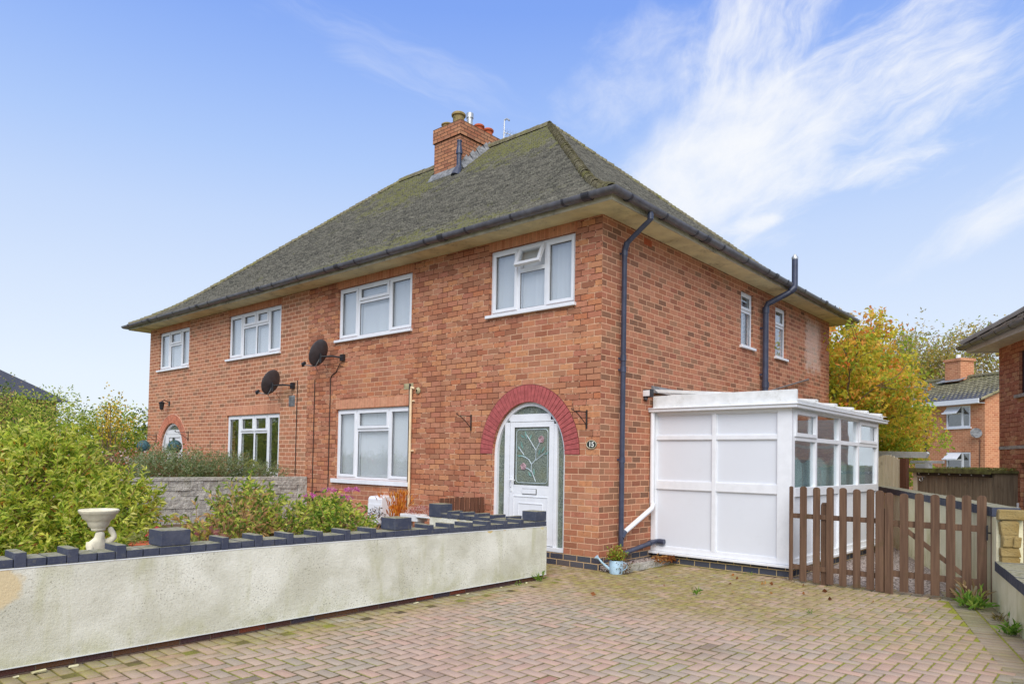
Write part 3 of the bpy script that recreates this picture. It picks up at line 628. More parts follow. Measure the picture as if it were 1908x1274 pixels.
# ------------------------------------------------------------------ windows
def W2(loc, rz):
    e = Matrix.Translation(loc) @ Matrix.Rotation(rz, 4, 'Z'); return e
def window(x0, x1, z0, z1, lights, side=False, sill=True, blind=True, open_k=None, dark=False, parent=None, off=None, fm=None, label=None, ov=.05, sh=.05):
    """lights: list of (u0,u1,v0,v1,kind) in metres from lower left; kind f fixed, s sash"""
    fm = fm or m_upvc; parent = parent or house; off = house_off if off is None else off
    Wd, Hh = x1-x0, z1-z0; FR = .048; yo = .045
    mat = Matrix.Translation(off) @ (Matrix.Translation((0, x0, z0)) @ Matrix.Rotation(math.pi/2, 4, 'Z') if side else Matrix.Translation((x0, 0, z0)))
    fr = MB(); b = lambda a, c, d, e, y0=yo, y1=yo+.07: fr.box(a, y0, c, d, y1, e)
    b(0, 0, FR, Hh); b(Wd-FR, 0, Wd, Hh); b(FR, Hh-FR, Wd-FR, Hh); b(FR, 0, Wd-FR, FR)
    MU = .03
    for (a, c, d, e, k) in lights:
        if a > .01: b(a-MU, d if d > .01 else FR, a+MU, e if e < Hh-.01 else Hh-FR, yo+.003)
        if d > .01 and e > Hh-.05: b(max(a+MU if a > .01 else FR, FR), d-MU, (c-MU if c < Wd-.01 else Wd-FR), d+MU, yo+.006)
    f = fr.build('window', fm, parent, bevel=.004, label=label); f.matrix_local = mat
    for (a, c, d, e, k) in lights:
        a2 = a+MU if a > .01 else a+FR; c2 = c-MU if c < Wd-.01 else c-FR; d2 = d+MU if d > .01 else d+FR; e2 = e-MU if e < Hh-.01 else e-FR
        if k in ('s', 'o'):
            s = MB(); t_ = .05; y0, y1 = yo-.016, yo+.035; g2 = .008
            A0, C0, D0, E0 = a2-g2, c2+g2, d2-g2, e2+g2
            s.box(A0, y0, D0, A0+t_, y1, E0); s.box(C0-t_, y0, D0, C0, y1, E0); s.box(A0+t_, y0, D0, C0-t_, y1, D0+t_); s.box(A0+t_, y0, E0-t_, C0-t_, y1, E0)
            if k == 'o':
                s.xf(Matrix.Translation((0, yo, E0)) @ Matrix.Rotation(R(-24), 4, 'X') @ Matrix.Translation((0, -yo-.01, -E0)))
            s.build('sash', fm, f, bevel=.004)
            a2, c2, d2, e2 = A0+t_, C0-t_, D0+t_, E0-t_
        p = MB(); p.box(a2, yo+.018, d2, c2, yo+.024, e2)
        if k == 'o': p.xf(Matrix.Translation((0, yo, e2+t_)) @ Matrix.Rotation(R(-24), 4, 'X') @ Matrix.Translation((0, -yo-.01, -e2-t_)))
        p.build('pane', m_glass, f)
        gk = MB()
        if k != 'o':
            for (q0, q1, q2, q3) in ((a2, d2, a2+.006, e2), (c2-.006, d2, c2, e2), (a2, d2, c2, d2+.006), (a2, e2-.006, c2, e2)): gk.box(q0, yo+.012, q1, q2, yo+.020, q3)
            gk.build('gasket_shadow_gap', m_black, f)
    if sill:
        s = MB(); s.box(-ov, -.055, -sh, Wd+ov*.6, .06, -.002); s.build('sill', fm, f, bevel=.006)
    if blind:
        s = MB(); n = int(Wd/.08); 
        for i in range(n):
            cx = (i+.5)*Wd/n; an = R(random.uniform(6, 22)); hw_ = .0385; yb = .135
            s.quad((cx-hw_*math.cos(an), yb-hw_*math.sin(an), .03), (cx+hw_*math.cos(an), yb+hw_*math.sin(an), .03), (cx+hw_*math.cos(an), yb+hw_*math.sin(an), Hh-.02), (cx-hw_*math.cos(an), yb-hw_*math.sin(an), Hh-.02))
        s.build('blind', m_blind, f)
    return f
def three(x0, x1, z0, z1, m1, m2, tz, k=('s', 's', 's'), split=None, **kw):
    a, c, h, t = m1-x0, m2-x0, z1-z0, tz-z0; L = [(0, a, 0, h, k[0]), (c, x1-x0, 0, h, k[2])]
    if split is None: L += [(a, c, 0, t, 'f'), (a, c, t, h, k[1])]
    else:
        s = split-x0; L += [(a, s, 0, t, 'f'), (s, c, 0, t, 'f'), (a, s, t, h, k[1]), (s, c, t, h, k[1])]
    return window(x0, x1, z0, z1, L, **kw)
three(*WIN['A'], -13.71, -13.03, 4.33, k=('s', 's', 's'))
three(*WIN['B'], -9.87, -8.74, 4.38, split=-9.28)
three(*WIN['C'], -5.52, -4.60, 4.38)
three(*WIN['D'], -1.55, -1.02, 4.32, k=('s', 'o', 's'), label='window with its small top light swung open')
three(*WIN['E'], -9.86, -8.68, 1.99, split=-9.25, blind=False)
three(*WIN['F'], -5.49, -4.54, 1.98, ov=.07, sh=.08)
for (a, b_, c, d), tz in zip(SW, (4.33, 4.30)):
    window(a, b_, c, d, [(0, b_-a, 0, tz-c, 'f'), (0, b_-a, tz-c, d-c, 's')], side=True)

# ------------------------------------------------------------------ doors
def door(A_, motif=True, wreath=False):
    cx, hw, zs, rise, zb = A_; t = Matrix.Translation(house_off)
    # outer arched frame
    fr = MB(); y0, y1 = .05, .12; e = .055
    out_ = [(cx+hw, zb)]+arch_pts(cx, hw, zs, rise)+[(cx-hw, zb)]; inn = [(cx+hw-e, zb+.06)]+arch_pts(cx, hw-e, zs, rise-e)+[(cx-hw+e, zb+.06)]
    for i in range(len(out_)-1):
        p, q_, r_, s_ = out_[i], out_[i+1], inn[i+1], inn[i]
        fr.quad((p[0], y0, p[1]), (s_[0], y0, s_[1]), (r_[0], y0, r_[1]), (q_[0], y0, q_[1])); fr.quad((s_[0], y0, s_[1]), (s_[0], y1, s_[1]), (r_[0], y1, r_[1]), (r_[0], y0, r_[1]))
    fr.box(cx-hw, y0-.02, zb, cx+hw, y1, zb+.06)
    dl, dr = cx-.395, cx+.455; dt = zs+.48
    def barx(x0, x1, z0): # vertical bar up to the arch
        xm = max(abs(x0-cx), abs(x1-cx)); zt = zs+(rise-e)*math.sqrt(max(0, 1-(xm/(hw-e))**2))+.02; fr.box(x0, y0+.004, z0, x1, y1, zt)
    barx(dl-.10, dl, zb+.06); barx(dr, dr+.06, zb+.06)
    hz_ = dt+.005; xw = (hw-e)*math.sqrt(max(0, 1-((hz_+.1-zs)/(rise-e))**2))
    fr.box(dl, y0+.006, dt, dr, y1, dt+.115); fr.box(cx-xw-.02, y0+.006, dt+.02, dl-.02, y1, dt+.115); fr.box(dr+.02, y0+.006, dt+.02, cx+xw+.02, y1, dt+.115)
    d_ = fr.build('door_frame', m_upvc, house, bevel=.004); d_.location = house_off
    gl = MB(); P = [(cx+hw-e+.01, zb+.05)]+arch_pts(cx, hw-e+.01, zs, rise-e+.01)+[(cx-hw+e-.01, zb+.05)]
    gl.prism(P, 'y', .098, .104); gl.build('side_glass', m_obs, d_)
    # leaf
    lf = MB(); z0 = zb+.07; Y0, Y1 = .058, .115
    gx0, gx1, gz0, gz1 = cx-.305, cx+.365, zs-.46, zs+.40
    lf.box(dl+.004, Y0, z0, gx0, Y1, dt-.004); lf.box(gx1, Y0, z0, dr-.004, Y1, dt-.004); lf.box(gx0, Y0, gz1, gx1, Y1, dt-.004); lf.box(gx0, Y0, z0, gx1, Y1, gz0)
    for (a, b_, c_, e_, y) in ((gx0, gx1, z0+.1, gz0-.16, .0), (gx0+.1, gx1-.1, z0+.2, gz0-.26, -.001)):
        for (q0, q1, q2, q3) in ((a, c_, a+.014, e_), (b_-.014, c_, b_, e_), (a+.014, c_, b_-.014, c_+.014), (a+.014, e_-.014, b_-.014, e_)): lf.box(q0, Y0-.008, q1, q2, Y0, q3)
    lo = lf.build('door', m_upvc, house, bevel=.003); lo.location = house_off
    # black strips stand in for the narrow shadow gap round the leaf
    gp = MB()
    for (q0, q1, q2, q3) in ((dl, z0, dl+.004, dt), (dr-.004, z0, dr, dt), (dl, dt-.004, dr, dt)): gp.box(q0, .06, q1, q2, .11, q3)
    gp.build('gasket_shadow_gap', m_black, d_)
    g2 = MB(); g2.box(gx0, .075, gz0, gx1, .082, gz1); g2.build('door_glass', m_obs if motif else m_upvc, lo)
    g2 = MB()
    for (q0, q1, q2, q3) in ((gx0, gz0, gx0+.008, gz1), (gx1-.008, gz0, gx1, gz1), (gx0, gz0, gx1, gz0+.008), (gx0, gz1-.008, gx1, gz1)): g2.box(q0, .066, q1, q2, .076, q3)
    g2.build('gasket_shadow_gap', m_black, lo)
    hd = MB(); hx = dl+.045; hd.box(hx-.016, Y0-.012, zs-.56, hx+.016, Y0, zs-.34); hd.tube([(hx, Y0-.01, zs-.39), (hx, Y0-.05, zs-.39), (hx+.11, Y0-.055, zs-.39)], .010, 8); hd.build('handle', m_upvc, lo, smooth=True)
    kh = MB(); kh.box(hx-.004, Y0-.014, zs-.51, hx+.004, Y0-.0125, zs-.49); kh.build('keyhole', m_black, lo)
    if motif:
        lp = MB(); lp.box(cx-.125, Y0-.014, gz0-.125, cx+.135, Y0, gz0-.055); lp.build('letter_plate', m_upvc, lo, bevel=.003)
        lp = MB(); lp.box(cx-.128, Y0-.006, gz0-.132, cx+.146, Y0-.001, gz0-.05); lp.build('letter_plate_edge', m_black, lo)
        pv = m_gl = paint('lead_line', lin(176, 190, 196), .35, .1); ml = paint('green_glass_leaf', lin(124, 164, 156), .25, .15); mr_ = paint('pink_glass_rose', lin(196, 160, 168), .3, .2)
        b_ = MB(); ins = .035; x0, x1, a0, a1 = gx0+ins, gx1-ins, gz0+ins, gz1-ins; rr = .05; yl = .072
        rect = []
        for (qx, qz, s0) in ((x1-rr, a1-rr, 0), (x0+rr, a1-rr, 90), (x0+rr, a0+rr, 180), (x1-rr, a0+rr, 270)):
            rect += [(qx+rr*math.cos(R(s0+t_*30)), yl, qz+rr*math.sin(R(s0+t_*30))) for t_ in range(4)]
        b_.tube(rect+[rect[0]], .006, 6, cap=False)
        u = lambda a, c: (gx0+(gx1-gx0)*a, yl, gz0+(gz1-gz0)*c)
        for pts in (((.62, .07), (.56, .16), (.49, .27), (.50, .36), (.62, .45), (.62, .60), (.70, .70), (.76, .78)), ((.50, .36), (.42, .44), (.30, .49), (.2, .5)), ((.62, .60), (.52, .70), (.42, .80), (.33, .88)), ((.62, .43), (.74, .49), (.86, .55)), ((.55, .2), (.44, .27), (.3, .31)), ((.28, .52), (.18, .60), (.12, .66))):
            b_.tube([u(*p) for p in pts], .0075, 6)
        b_.build('glass_leading', pv, lo, smooth=True)
        b_ = MB()
        for (a, c, an, ll) in ((.36, .80, 110, .17), (.28, .82, 150, .12), (.44, .78, 70, .12), (.24, .63, 110, .16), (.17, .60, 130, .12), (.24, .5, 175, .16), (.33, .47, 150, .12), (.78, .56, 60, .15), (.86, .53, 25, .13), (.58, .17, 95, .14), (.50, .15, 130, .12), (.70, .52, 75, .12)):
            px, _, pz = u(a, c); ca, sa = math.cos(R(an)), math.sin(R(an)); L_ = ll*.72; w_ = .014
            pts = [(px, yl, pz), (px+ca*L_*.5-sa*w_, yl-.004, pz+sa*L_*.5+ca*w_), (px+ca*L_, yl, pz+sa*L_), (px+ca*L_*.5+sa*w_, yl-.004, pz+sa*L_*.5-ca*w_)]
            b_.quad(*pts)
            for p_, q_ in zip(pts, pts[1:]+pts[:1]): b_.tube([p_, q_], .0035, 4)
        b_.build('glass_leaf', ml, lo)
        for (a, c) in ((.77, .79), (.27, .32)):
            b_ = MB(); px, _, pz = u(a, c)
            for rad, k_ in ((.046, 9), (.028, 7), (.010, 5)):
                ring = [(px+rad*(1+.1*math.sin(5*t_))*math.cos(t_), yl-.006, pz+rad*(1+.1*math.sin(5*t_))*math.sin(t_)) for t_ in np.linspace(0, 6.283, 19)]
                b_.tube(ring, .0055, 6)
            b_.build('glass_rose', mr_, lo, smooth=True)
    else:
        kn = MB(); kn.tube([(cx+.02+.03*math.sin(t_), Y0-.02, zs+.30+.09*math.cos(t_)) for t_ in np.linspace(0, 6.28, 14)], .012, 6); kn.box(cx-.01, Y0-.03, zs+.22, cx+.05, Y0, zs+.38); kn.build('door_knocker', m_black, lo, smooth=True)
door(DOOR); door(NDOOR, motif=False)

# ------------------------------------------------------------------ roof
OV = .42; EX0, EX1, EY0, EY1 = XL-OV, OV, -OV, YB+OV
RS = (EY1-EY0)/2; ZE = 4.97
def prof(d):
    t0, t1, w_ = .50, .885, 1.5
    if d < w_: return t0*d+(t1-t0)*d*d/(2*w_)
    return t0*w_+(t1-t0)*w_/2+t1*(d-w_)
ZR = ZE+prof(RS)
def roof_tiles(name, ex0, ex1, ey0, ey1, ze, prof, mat, parent, off, gauge=.10, tw=.165, seed=1, sides='SENW', mossf=None):
    rs = np.random.default_rng(seed); RSd = (ey1-ey0)/2; Vv, Ff, Cc = [], [], []
    # course positions measured along the slope
    ds = [0.0]; 
    while ds[-1] < RSd:
        d = ds[-1]; sl = math.hypot(1, (prof(d+.01)-prof(d))/.01); ds.append(min(RSd, d+gauge/sl))
        if RSd-ds[-1] < 1e-6: break
    for sd in sides:
        Ltot = (ex1-ex0) if sd in 'SN' else (ey1-ey0)
        for ci in range(len(ds)-1):
            d0, d1 = ds[ci], ds[ci+1]; u = d0 + (ci % 2)*tw/2 - tw/2
            while u < Ltot-d0:
                a, b_ = max(u, d0), min(u+tw-.004, Ltot-d0)
                a1, b1 = max(u, d1), min(u+tw-.004, Ltot-d1)
                u += tw
                if b_-a < .01: continue
                if b1 < a1: a1 = b1 = min(max((a+b_)/2, d1), Ltot-d1)
                th = .030+rs.uniform(-.004, .005); z0, z1 = ze+prof(d0), ze+prof(d1); dl = d0-.014+rs.uniform(-.003, .003)
                tl = rs.uniform(-.004, .004)
                P = [(a, dl, z0-.004), (b_, dl, z0-.004), (a, dl, z0+th+tl), (b_, dl, z0+th-tl), (b1, d1+.004, z1+.003), (a1, d1+.004, z1+.003)]
                o = len(Vv)
                for (uu, dd, zz) in P:
                    if sd == 'S': Vv.append((ex0+uu, ey0+dd, zz))
                    elif sd == 'N': Vv.append((ex1-uu, ey1-dd, zz))
                    elif sd == 'E': Vv.append((ex1-dd, ey0+uu, zz))
                    else: Vv.append((ex0+dd, ey1-uu, zz))
                Ff += [(o, o+1, o+3, o+2), (o+2, o+3, o+4, o+5)]
                mo = .35
                if mossf: mo = mossf(sd, a, d0)
                rr_ = rs.random()*.75; Cc += [(0, mo, 0)]*2+[(.15+rr_, mo, 0)]*2+[(rr_, mo, 0)]*2  # riser feet coloured darkest, painting in shade under each tile course
    o = colour_mesh(name, np.array(Vv), np.array(Ff), np.array(Cc), mat, parent); o.location = off; return o
def mossf(sd, u, d):
    if sd != 'S': return .25
    g = lambda a, b, w_: max(0, min(1, (a-b)/w_+.5))
    top = g(d, RS-1.3, 1.6)*(.95 if u > 9 else .55); low = g(1.1, d, 1.2)*g(u, 8.0, 2.0)*g(13.5, u, 2.0)*.62; mid = g(d, 3.0, 1.4)*g(u, 5.6, 1.2)*g(8.6, u, 1.4)*.6
    return .30+.70*max(top, low, mid)
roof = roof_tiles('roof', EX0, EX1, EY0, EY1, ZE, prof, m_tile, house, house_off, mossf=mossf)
def ridge_pieces(p0, p1, r=.12, step=.33, mat=None, name='ridge', parent=None, lump=.0, seg=7, arc=200):
    m = MB(); p0, p1 = Vector(p0), Vector(p1); L = (p1-p0).length; t = (p1-p0)/L; side = t.cross(Vector((0, 0, 1))).normalized(); upv = side.cross(t)
    n = max(1, int(L/step))
    for k in range(n):
        a, b_ = p0+t*(k*L/n-.01), p0+t*((k+1)*L/n+.02); r0, r1 = r*random.uniform(.94, 1.04), r*random.uniform(1.04, 1.14)
        if lump: r1 = r0*(1-lump); r0 *= 1+lump*.4
        dz_ = random.uniform(-.006, .006); V = []
        for (c, rr) in ((a, r0), (b_, r1), (b_, r1-.015), (a, r0-.015)):
            for q in range(seg+1):
                an = R(90-arc/2+arc*q/seg); V.append(c+side*math.cos(an)*rr+upv*(math.sin(an)*rr+dz_))
        s = seg+1; F = []
        for ring in range(3):
            F += [(ring*s+q, ring*s+q+1, (ring+1)*s+q+1, (ring+1)*s+q) for q in range(seg)]
        F += [(3*s+q, 3*s+q+1, q+1, q) for q in range(seg)]
        m.add(V, F)
    return m
ax0, ax1, ym = EX0+RS, EX1-RS, (EY0+EY1)/2
hp = lambda m, n, mats, **k: (lambda o: o)(hpart(m, n, mats, **k))
rd = ridge_pieces((ax0, ym, ZR-.02), (ax1, ym, ZR-.02), .12); o = rd.build('ridge_tiles', m_hip, roof, smooth=True)
def hip(cx_, cy_, sx, sy, nm):
    pts = []
    N_ = 14
    for k in range(N_+1):
        d = .03+(RS-.03)*k/N_; pts.append((cx_+sx*d, cy_+sy*d, ZE+prof(d)+.0))
    m = MB()
    for a, b_ in zip(pts[:-1], pts[1:]): q = ridge_pieces(a, b_, .085, .10, lump=.16, arc=190); m.add(q.v, q.f)
    m.build('hip_tiles', m_hip, roof, smooth=True)
hip(EX1, EY0, -1, 1, 'a'); hip(EX0, EY0, 1, 1, 'b'); hip(EX1, EY1, -1, -1, 'c'); hip(EX0, EY1, 1, -1, 'd')
# under-roof deck closes the tile gaps
m = MB()
for k in range(12):
    d0, d1 = RS*k/12, RS*(k+1)/12; z0, z1 = ZE+prof(d0)-.012, ZE+prof(d1)-.012
    P = lambda d, z: [(EX0+d, EY0+d, z), (EX1-d, EY0+d, z), (EX1-d, EY1-d, z), (EX0+d, EY1-d, z)]
    a, b_ = P(d0, z0), P(d1, z1)
    for i in range(4): m.quad(a[i], a[(i+1) % 4], b_[(i+1) % 4], b_[i])
m.build('roof_felt', m_tileL, roof)
# eaves: soffit, fascia, gutter
m = MB(); m.box(EX0+.02, EY0+.02, SOFF, EX1-.02, .0-.002, SOFF+.012); m.box(.002, -.002, SOFF, EX1-.02, EY1-.02, SOFF+.012); m.box(EX0+.02, -.002, SOFF, XL-.002, EY1-.02, SOFF+.012); m.box(XL-.002, YB+.002, SOFF, .002, EY1-.02, SOFF+.012)
for x in np.arange(-14, .3, 2.44): m.box(x, EY0+.02, SOFF-.003, x+.02, -.003, SOFF)
for y in np.arange(1.6, 9.8, 2.44): m.box(.003, y, SOFF-.003, EX1-.02, y+.02, SOFF)
hpart(m, 'soffit', m_soffit)
m = MB(); m.box(EX0, EY0, SOFF-.012, EX1, EY0+.02, SOFF+.12); m.box(EX1-.02, EY0+.02, SOFF-.012, EX1, EY1, SOFF+.12); m.box(EX0, EY0+.02, SOFF-.012, EX0+.02, EY1, SOFF+.12); m.box(EX0+.02, EY1-.02, SOFF-.012, EX1-.02, EY1, SOFF+.12); hpart(m, 'fascia', m_fascia)
def gutter(path, closed=False, r=.074, name='gutter', mat=None):
    m = MB(); n = 10; P = [Vector(p) for p in path]
    for pass_, rr in enumerate((r, r-.004)):
        V = []; prevn = None
        for i, p in enumerate(P):
            d = (P[min(i+1, len(P)-1)]-P[max(i-1, 0)]); a = (P[i]-P[i-1]).normalized() if i > 0 else (P[1]-P[0]).normalized(); b_ = (P[i+1]-P[i]).normalized() if i < len(P)-1 else a
            t = (a+b_).normalized(); s = t.cross(Vector((0, 0, 1))); k = 1/max(.3, s.normalized().dot(a.cross(Vector((0, 0, 1))).normalized())); s = s.normalized()*k
            V += [p+s*rr*math.cos(math.pi*q/n)-Vector((0, 0, 1))*rr*math.sin(math.pi*q/n) for q in range(n+1)]
        F = [(i*(n+1)+q, i*(n+1)+q+1, (i+1)*(n+1)+q+1, (i+1)*(n+1)+q) for i in range(len(P)-1) for q in range(n)]
        m.add(V, F)
        if pass_ == 0:
            m.add(V[:n+1], [tuple(range(n+1))]); m.add(V[-(n+1):], [tuple(range(n+1))])
    return m
GZ = 4.955; GO = .072
gm = gutter([(EX0-GO, EY1, GZ-.02), (EX0-GO, EY0-GO, GZ-.01), (EX1+GO, EY0-GO, GZ), (EX1+GO, EY1+.03, GZ-.03)])
gut = hpart(gm, 'gutter', m_gutter, smooth=True)
def collar(m, p, t, r, w_, n=10):
    p = Vector(p); t = Vector(t); s = t.cross(Vector((0, 0, 1))).normalized(); V = []
    for c in (p-t*w_/2, p+t*w_/2): V += [c+s*r*math.cos(math.pi*q/n)-Vector((0, 0, 1))*r*math.sin(math.pi*q/n) for q in range(n+1)]
    for c in (p-t*w_/2, p+t*w_/2): V += [c+s*(r-.012)*math.cos(math.pi*q/n)-Vector((0, 0, 1))*(r-.012)*math.sin(math.pi*q/n) for q in range(n+1)]
    k = n+1; m.add(V, [(q, q+1, k+q+1, k+q) for q in range(n)]+[(q, q+1, 2*k+q+1, 2*k+q) for q in range(n)]+[(k+q, k+q+1, 3*k+q+1, 3*k+q) for q in range(n)])
m_gbr = paint('gutter_ring_dark', lin(58, 58, 66), .4, .1)
def gbr(p, t, r, w_, nm='gutter_bracket'): b__ = MB(); collar(b__, p, t, r, w_); b__.build(nm, m_gbr, gut)
for x in np.arange(-15, .35, .92):
    gbr((x, EY0-GO, GZ), (1, 0, 0), .082, .035)
    if int(round((x+15)/.92)) % 3 == 1: gbr((x+.37, EY0-GO, GZ), (1, 0, 0), .087, .12, 'gutter_joint')
for y in np.arange(-.15, 9.9, .92):
    gbr((EX1+GO, y, GZ-.01), (0, 1, 0), .082, .035)
    if int(round((y+.15)/.92)) % 3 == 2: gbr((EX1+GO, y+.37, GZ-.01), (0, 1, 0), .087, .12, 'gutter_joint')
# chimney
ch = MB(); CX0, CX1, CY0, CY1 = -7.66, -6.74, 3.78, 5.35; CT = 9.66
ch.box(CX0, CY0, 7.9, CX1, CY1, 9.30); ch.box(CX0-.03, CY0-.03, 9.30, CX1+.03, CY1+.03, CT)
for k in range(4): ch.box(CX0-.035+.01*k, CY0-.035+.01*k, 9.30+.0, CX1+.035-.01*k, CY1+.035-.01*k, 9.31) if k == 0 else None
chim = hpart(ch, 'chimney', mb_chim, bevel=.006)
c2 = MB(); c2.box(CX0+.05, CY0+.05, CT, CX1-.05, CY1-.05, CT+.05); c2.build('flaunching', m_mortar, chim, bevel=.03)
def pot(x, y, r, h, mt):
    p = MB(); p.lathe([(r*.92, 0), (r*.96, h*.7), (r*1.18, h*.72), (r*1.2, h*.86), (r*1.0, h*.98), (r*.8, h), (r*.8, h*.5), (0, h*.5)], (x, y, CT+.03), 20); p.build('chimney_pot', mt, chim, smooth=True)
pot(-7.02, 3.98, .15, .28, m_potb); pot(-7.46, 4.02, .13, .16, m_potb); pot(-6.98, 4.66, .12, .22, m_pot); pot(-6.98, 5.0, .12, .24, m_pot); pot(-7.42, 4.9, .12, .2, m_pot)
p = MB(); p.lathe([(.075, 0), (.075, .3), (.09, .3), (.09, .42), (0, .44)], (-6.98, 4.33, CT), 14); p.build('metal_flue', m_metal, chim, smooth=True)
def roofz(x, y): return ZE+prof(min(y-EY0, EY1-y, EX1-x, x-EX0))
p = MB()
zz = lambda y: roofz(-7, y)
p.prism([(CY0-.13, zz(CY0-.13)+.03), (CY0-.13, zz(CY0-.13)+.05), (CY0-.006, zz(CY0)+.14), (CY0-.006, zz(CY0)-.05)], 'x', CX0-.08, CX1+.1)
n_ = 9
for k in range(n_):
    y0_ = CY0+(ym-CY0)*k/n_; y1_ = CY0+(ym-CY0)*(k+1)/n_
    for xx, sg in ((CX1+.006, 1), (CX0-.006, -1)):
        hgt = .20+.05*(k % 2)
        p.add([(xx, y0_, zz(y0_)-.03), (xx, y1_, zz(y1_)-.03), (xx, y1_, zz(y1_)+hgt+random.uniform(0, .04)), (xx, y0_, zz(y0_)+hgt), (xx+sg*.14, y0_, zz(y0_)+.03), (xx+sg*.14, y1_, zz(y1_)+.03)], [(0, 1, 2, 3), (0, 1, 5, 4), (3, 2, 5, 4)])
p.build('flashing', m_lead, chim)
# aerial, roof vent
a = MB(); a.tube([(-6.35, 4.9, 9.2), (-6.33, 4.9, 9.95)], .016, 6); a.tube([(-6.33, 4.9, 9.62), (-6.0, 5.4, 9.52)], .010, 5)
for k in range(9):
    t_ = k/8; c = Vector((-6.33, 4.9, 9.62)).lerp(Vector((-6.0, 5.4, 9.52)), t_); a.tube([c+Vector((-.14, .10, .02)), c+Vector((.14, -.10, -.02))], .005, 4); a.tube([c+Vector((0, 0, -.12)), c+Vector((0, 0, .12))], .004, 4)
a.tube([(-6.33, 4.9, 9.93), (-6.27, 4.92, 9.96), (-6.2, 4.94, 9.9)], .02, 6)
tag(a.build('tv_aerial', m_metal), 'thin grey television aerial standing beyond the roof ridge beside the chimney', 'aerial')
v = MB(); vx, vy = -6.60, 3.62; vz = roofz(vx, vy); v.tube([(vx, vy, vz-.1), (vx, vy, vz+.46)], .06, 14); v.tube([(vx, vy, vz+.46), (vx, vy, vz+.50), (vx, vy, vz+.64)], [.08, .078, .060], 14); v.tube([(vx, vy, vz+.64), (vx, vy, vz+.76)], .052, 14); v.tube([(vx, vy, vz+.76), (vx, vy, vz+.79)], .062, 14); v.tube([(vx, vy-.09, vz-.10), (vx, vy, vz+.16)], [.13, .07], 14)
o = hpart(v, 'roof_vent', m_pipe, smooth=True)

# ------------------------------------------------------------------ pipes of the house
dp = MB(); X = .075
dp.tube([(EX1+GO, .42, GZ-.03), (EX1+GO, .42, 4.78), (EX1-.02, .42, 4.72), (X+.03, .44, 4.53), (X, .44, 4.45), (X, .44, .30)], .036, 12)
for z in (4.40, 3.02-.1, 2.76, 1.50): dp.tube([(X, .44, z-.04), (X, .44, z+.04)], .044, 12); dp.box(0, .425, z-.012, X, .455, z+.012)
dp.tube([(EX1+GO, .42, 4.86), (EX1+GO, .42, 4.78)], .044, 12); dp.tube([(X+.04, .44, 4.545), (X, .44, 4.43)], .043, 12)
hpart(dp, 'downpipe', m_pipe, smooth=True)
wp = MB(); wp.tube([(X, .44, .42), (X, .52, .50)], .046, 12, m=1); wp.tube([(X, .50, .48), (X, 1.26, .79), (X, 1.30, .86)], .036, 12, m=0); o = hpart(wp, 'branch_pipe', [m_upvc, m_pipe], smooth=True)
wp = MB(); wp.tube([(.09, .50, .20), (.09, 1.30, .30), (.13, 1.36, .31), (.20, 1.345, .31)], .034, 12); wp.tube([(.09, 1.18, .285), (.09, 1.26, .295)], .042, 12); wp.tube([(.16, 1.335, .31), (.25, 1.335, .31)], .04, 12); hpart(wp, 'waste_pipe', m_pipe, smooth=True)
sp = MB(); sp.tube([(.11, 5.42, 2.35), (.11, 5.42, 4.46), (.14, 5.43, 4.56), (.44, 5.60, 4.74), (.56, 5.66, 4.82), (.57, 5.67, 4.9), (.57, 5.67, 5.42)], .056, 14)
for z in (4.44, 3.0, 2.52): sp.tube([(.11, 5.42, z-.06), (.11, 5.42, z+.05)], .067, 14)
for z in (4.1, 3.2): sp.box(0, 5.40, z-.015, .11, 5.44, z+.015)
sp.tube([(.50, 5.63, 4.785), (.57, 5.67, 4.86)], .068, 12); sp.tube([(.11, 5.42, 2.72), (.13, 5.62, 2.76), (.13, 5.72, 2.76)], .055, 12); sp.tube([(.13, 5.64, 2.76), (.13, 5.74, 2.76)], .066, 12)
so = hpart(sp, 'soil_pipe', m_pipe, smooth=True)
sp = MB(); sp.tube([(.57, 5.67, 5.40), (.57, 5.67, 5.44), (.57, 5.67, 5.50)], [.058, .062, .02], 10); sp.build('vent_cowl', m_metal, so, smooth=True)
sp = MB(); sp.tube([(.07, 5.8, 2.92), (.07, 7.9, 3.34)], .018, 8); sp.tube([(.07, 7.75, 3.31), (.07, 7.92, 3.345)], .024, 8); hpart(sp, 'overflow_pipe', paint('grey_pipe', lin(120, 112, 108), .5), smooth=True)
ab = MB(); ab.box(0, 1.08, 4.70, .004, 1.30, 4.79); 
for k in range(6): ab.box(.004, 1.09, 4.705+k*.014, .010, 1.29, 4.711+k*.014)
hpart(ab, 'air_brick', m_terr)
ab = MB(); ab.box(0, 5.56, 4.30, .03, 5.78, 4.52); hpart(ab, 'wall_vent', m_creamp, bevel=.004)
ab = MB(); ab.box(-7.78, -.012, 2.50, -7.56, 0, 2.72)
for k in range(5): ab.box(-7.76, -.022, 2.52+k*.04, -7.58, -.012, 2.54+k*.04)
hpart(ab, 'wall_vent', m_lead)
cp = MB(); cp.tube([(-3.80, -.03, 2.66), (-3.86, -.045, 2.68), (-3.87, -.045, 2.62), (-3.87, -.045, .30)], .022, 10)
for z in (2.45, 1.6, .62): cp.box(-3.93, -.03, z-.012, -3.81, 0, z+.012)
hpart(cp, 'overflow_pipe', m_creamp, smooth=True, label='cream waste pipe beside the ground floor window')
cp = MB(); cp.lathe([(.0, .0), (.05, 0), (.06, .02), (.02, .05)], (0, 0, 0), 10); cp.xf(Matrix.Translation((-3.72, -.0, 2.62)) @ Matrix.Rotation(R(90), 4, 'X')); cp.box(-4.1, -.006, 2.66, -3.86, 0, 2.76); hpart(cp, 'mortar_patch', m_mortar)
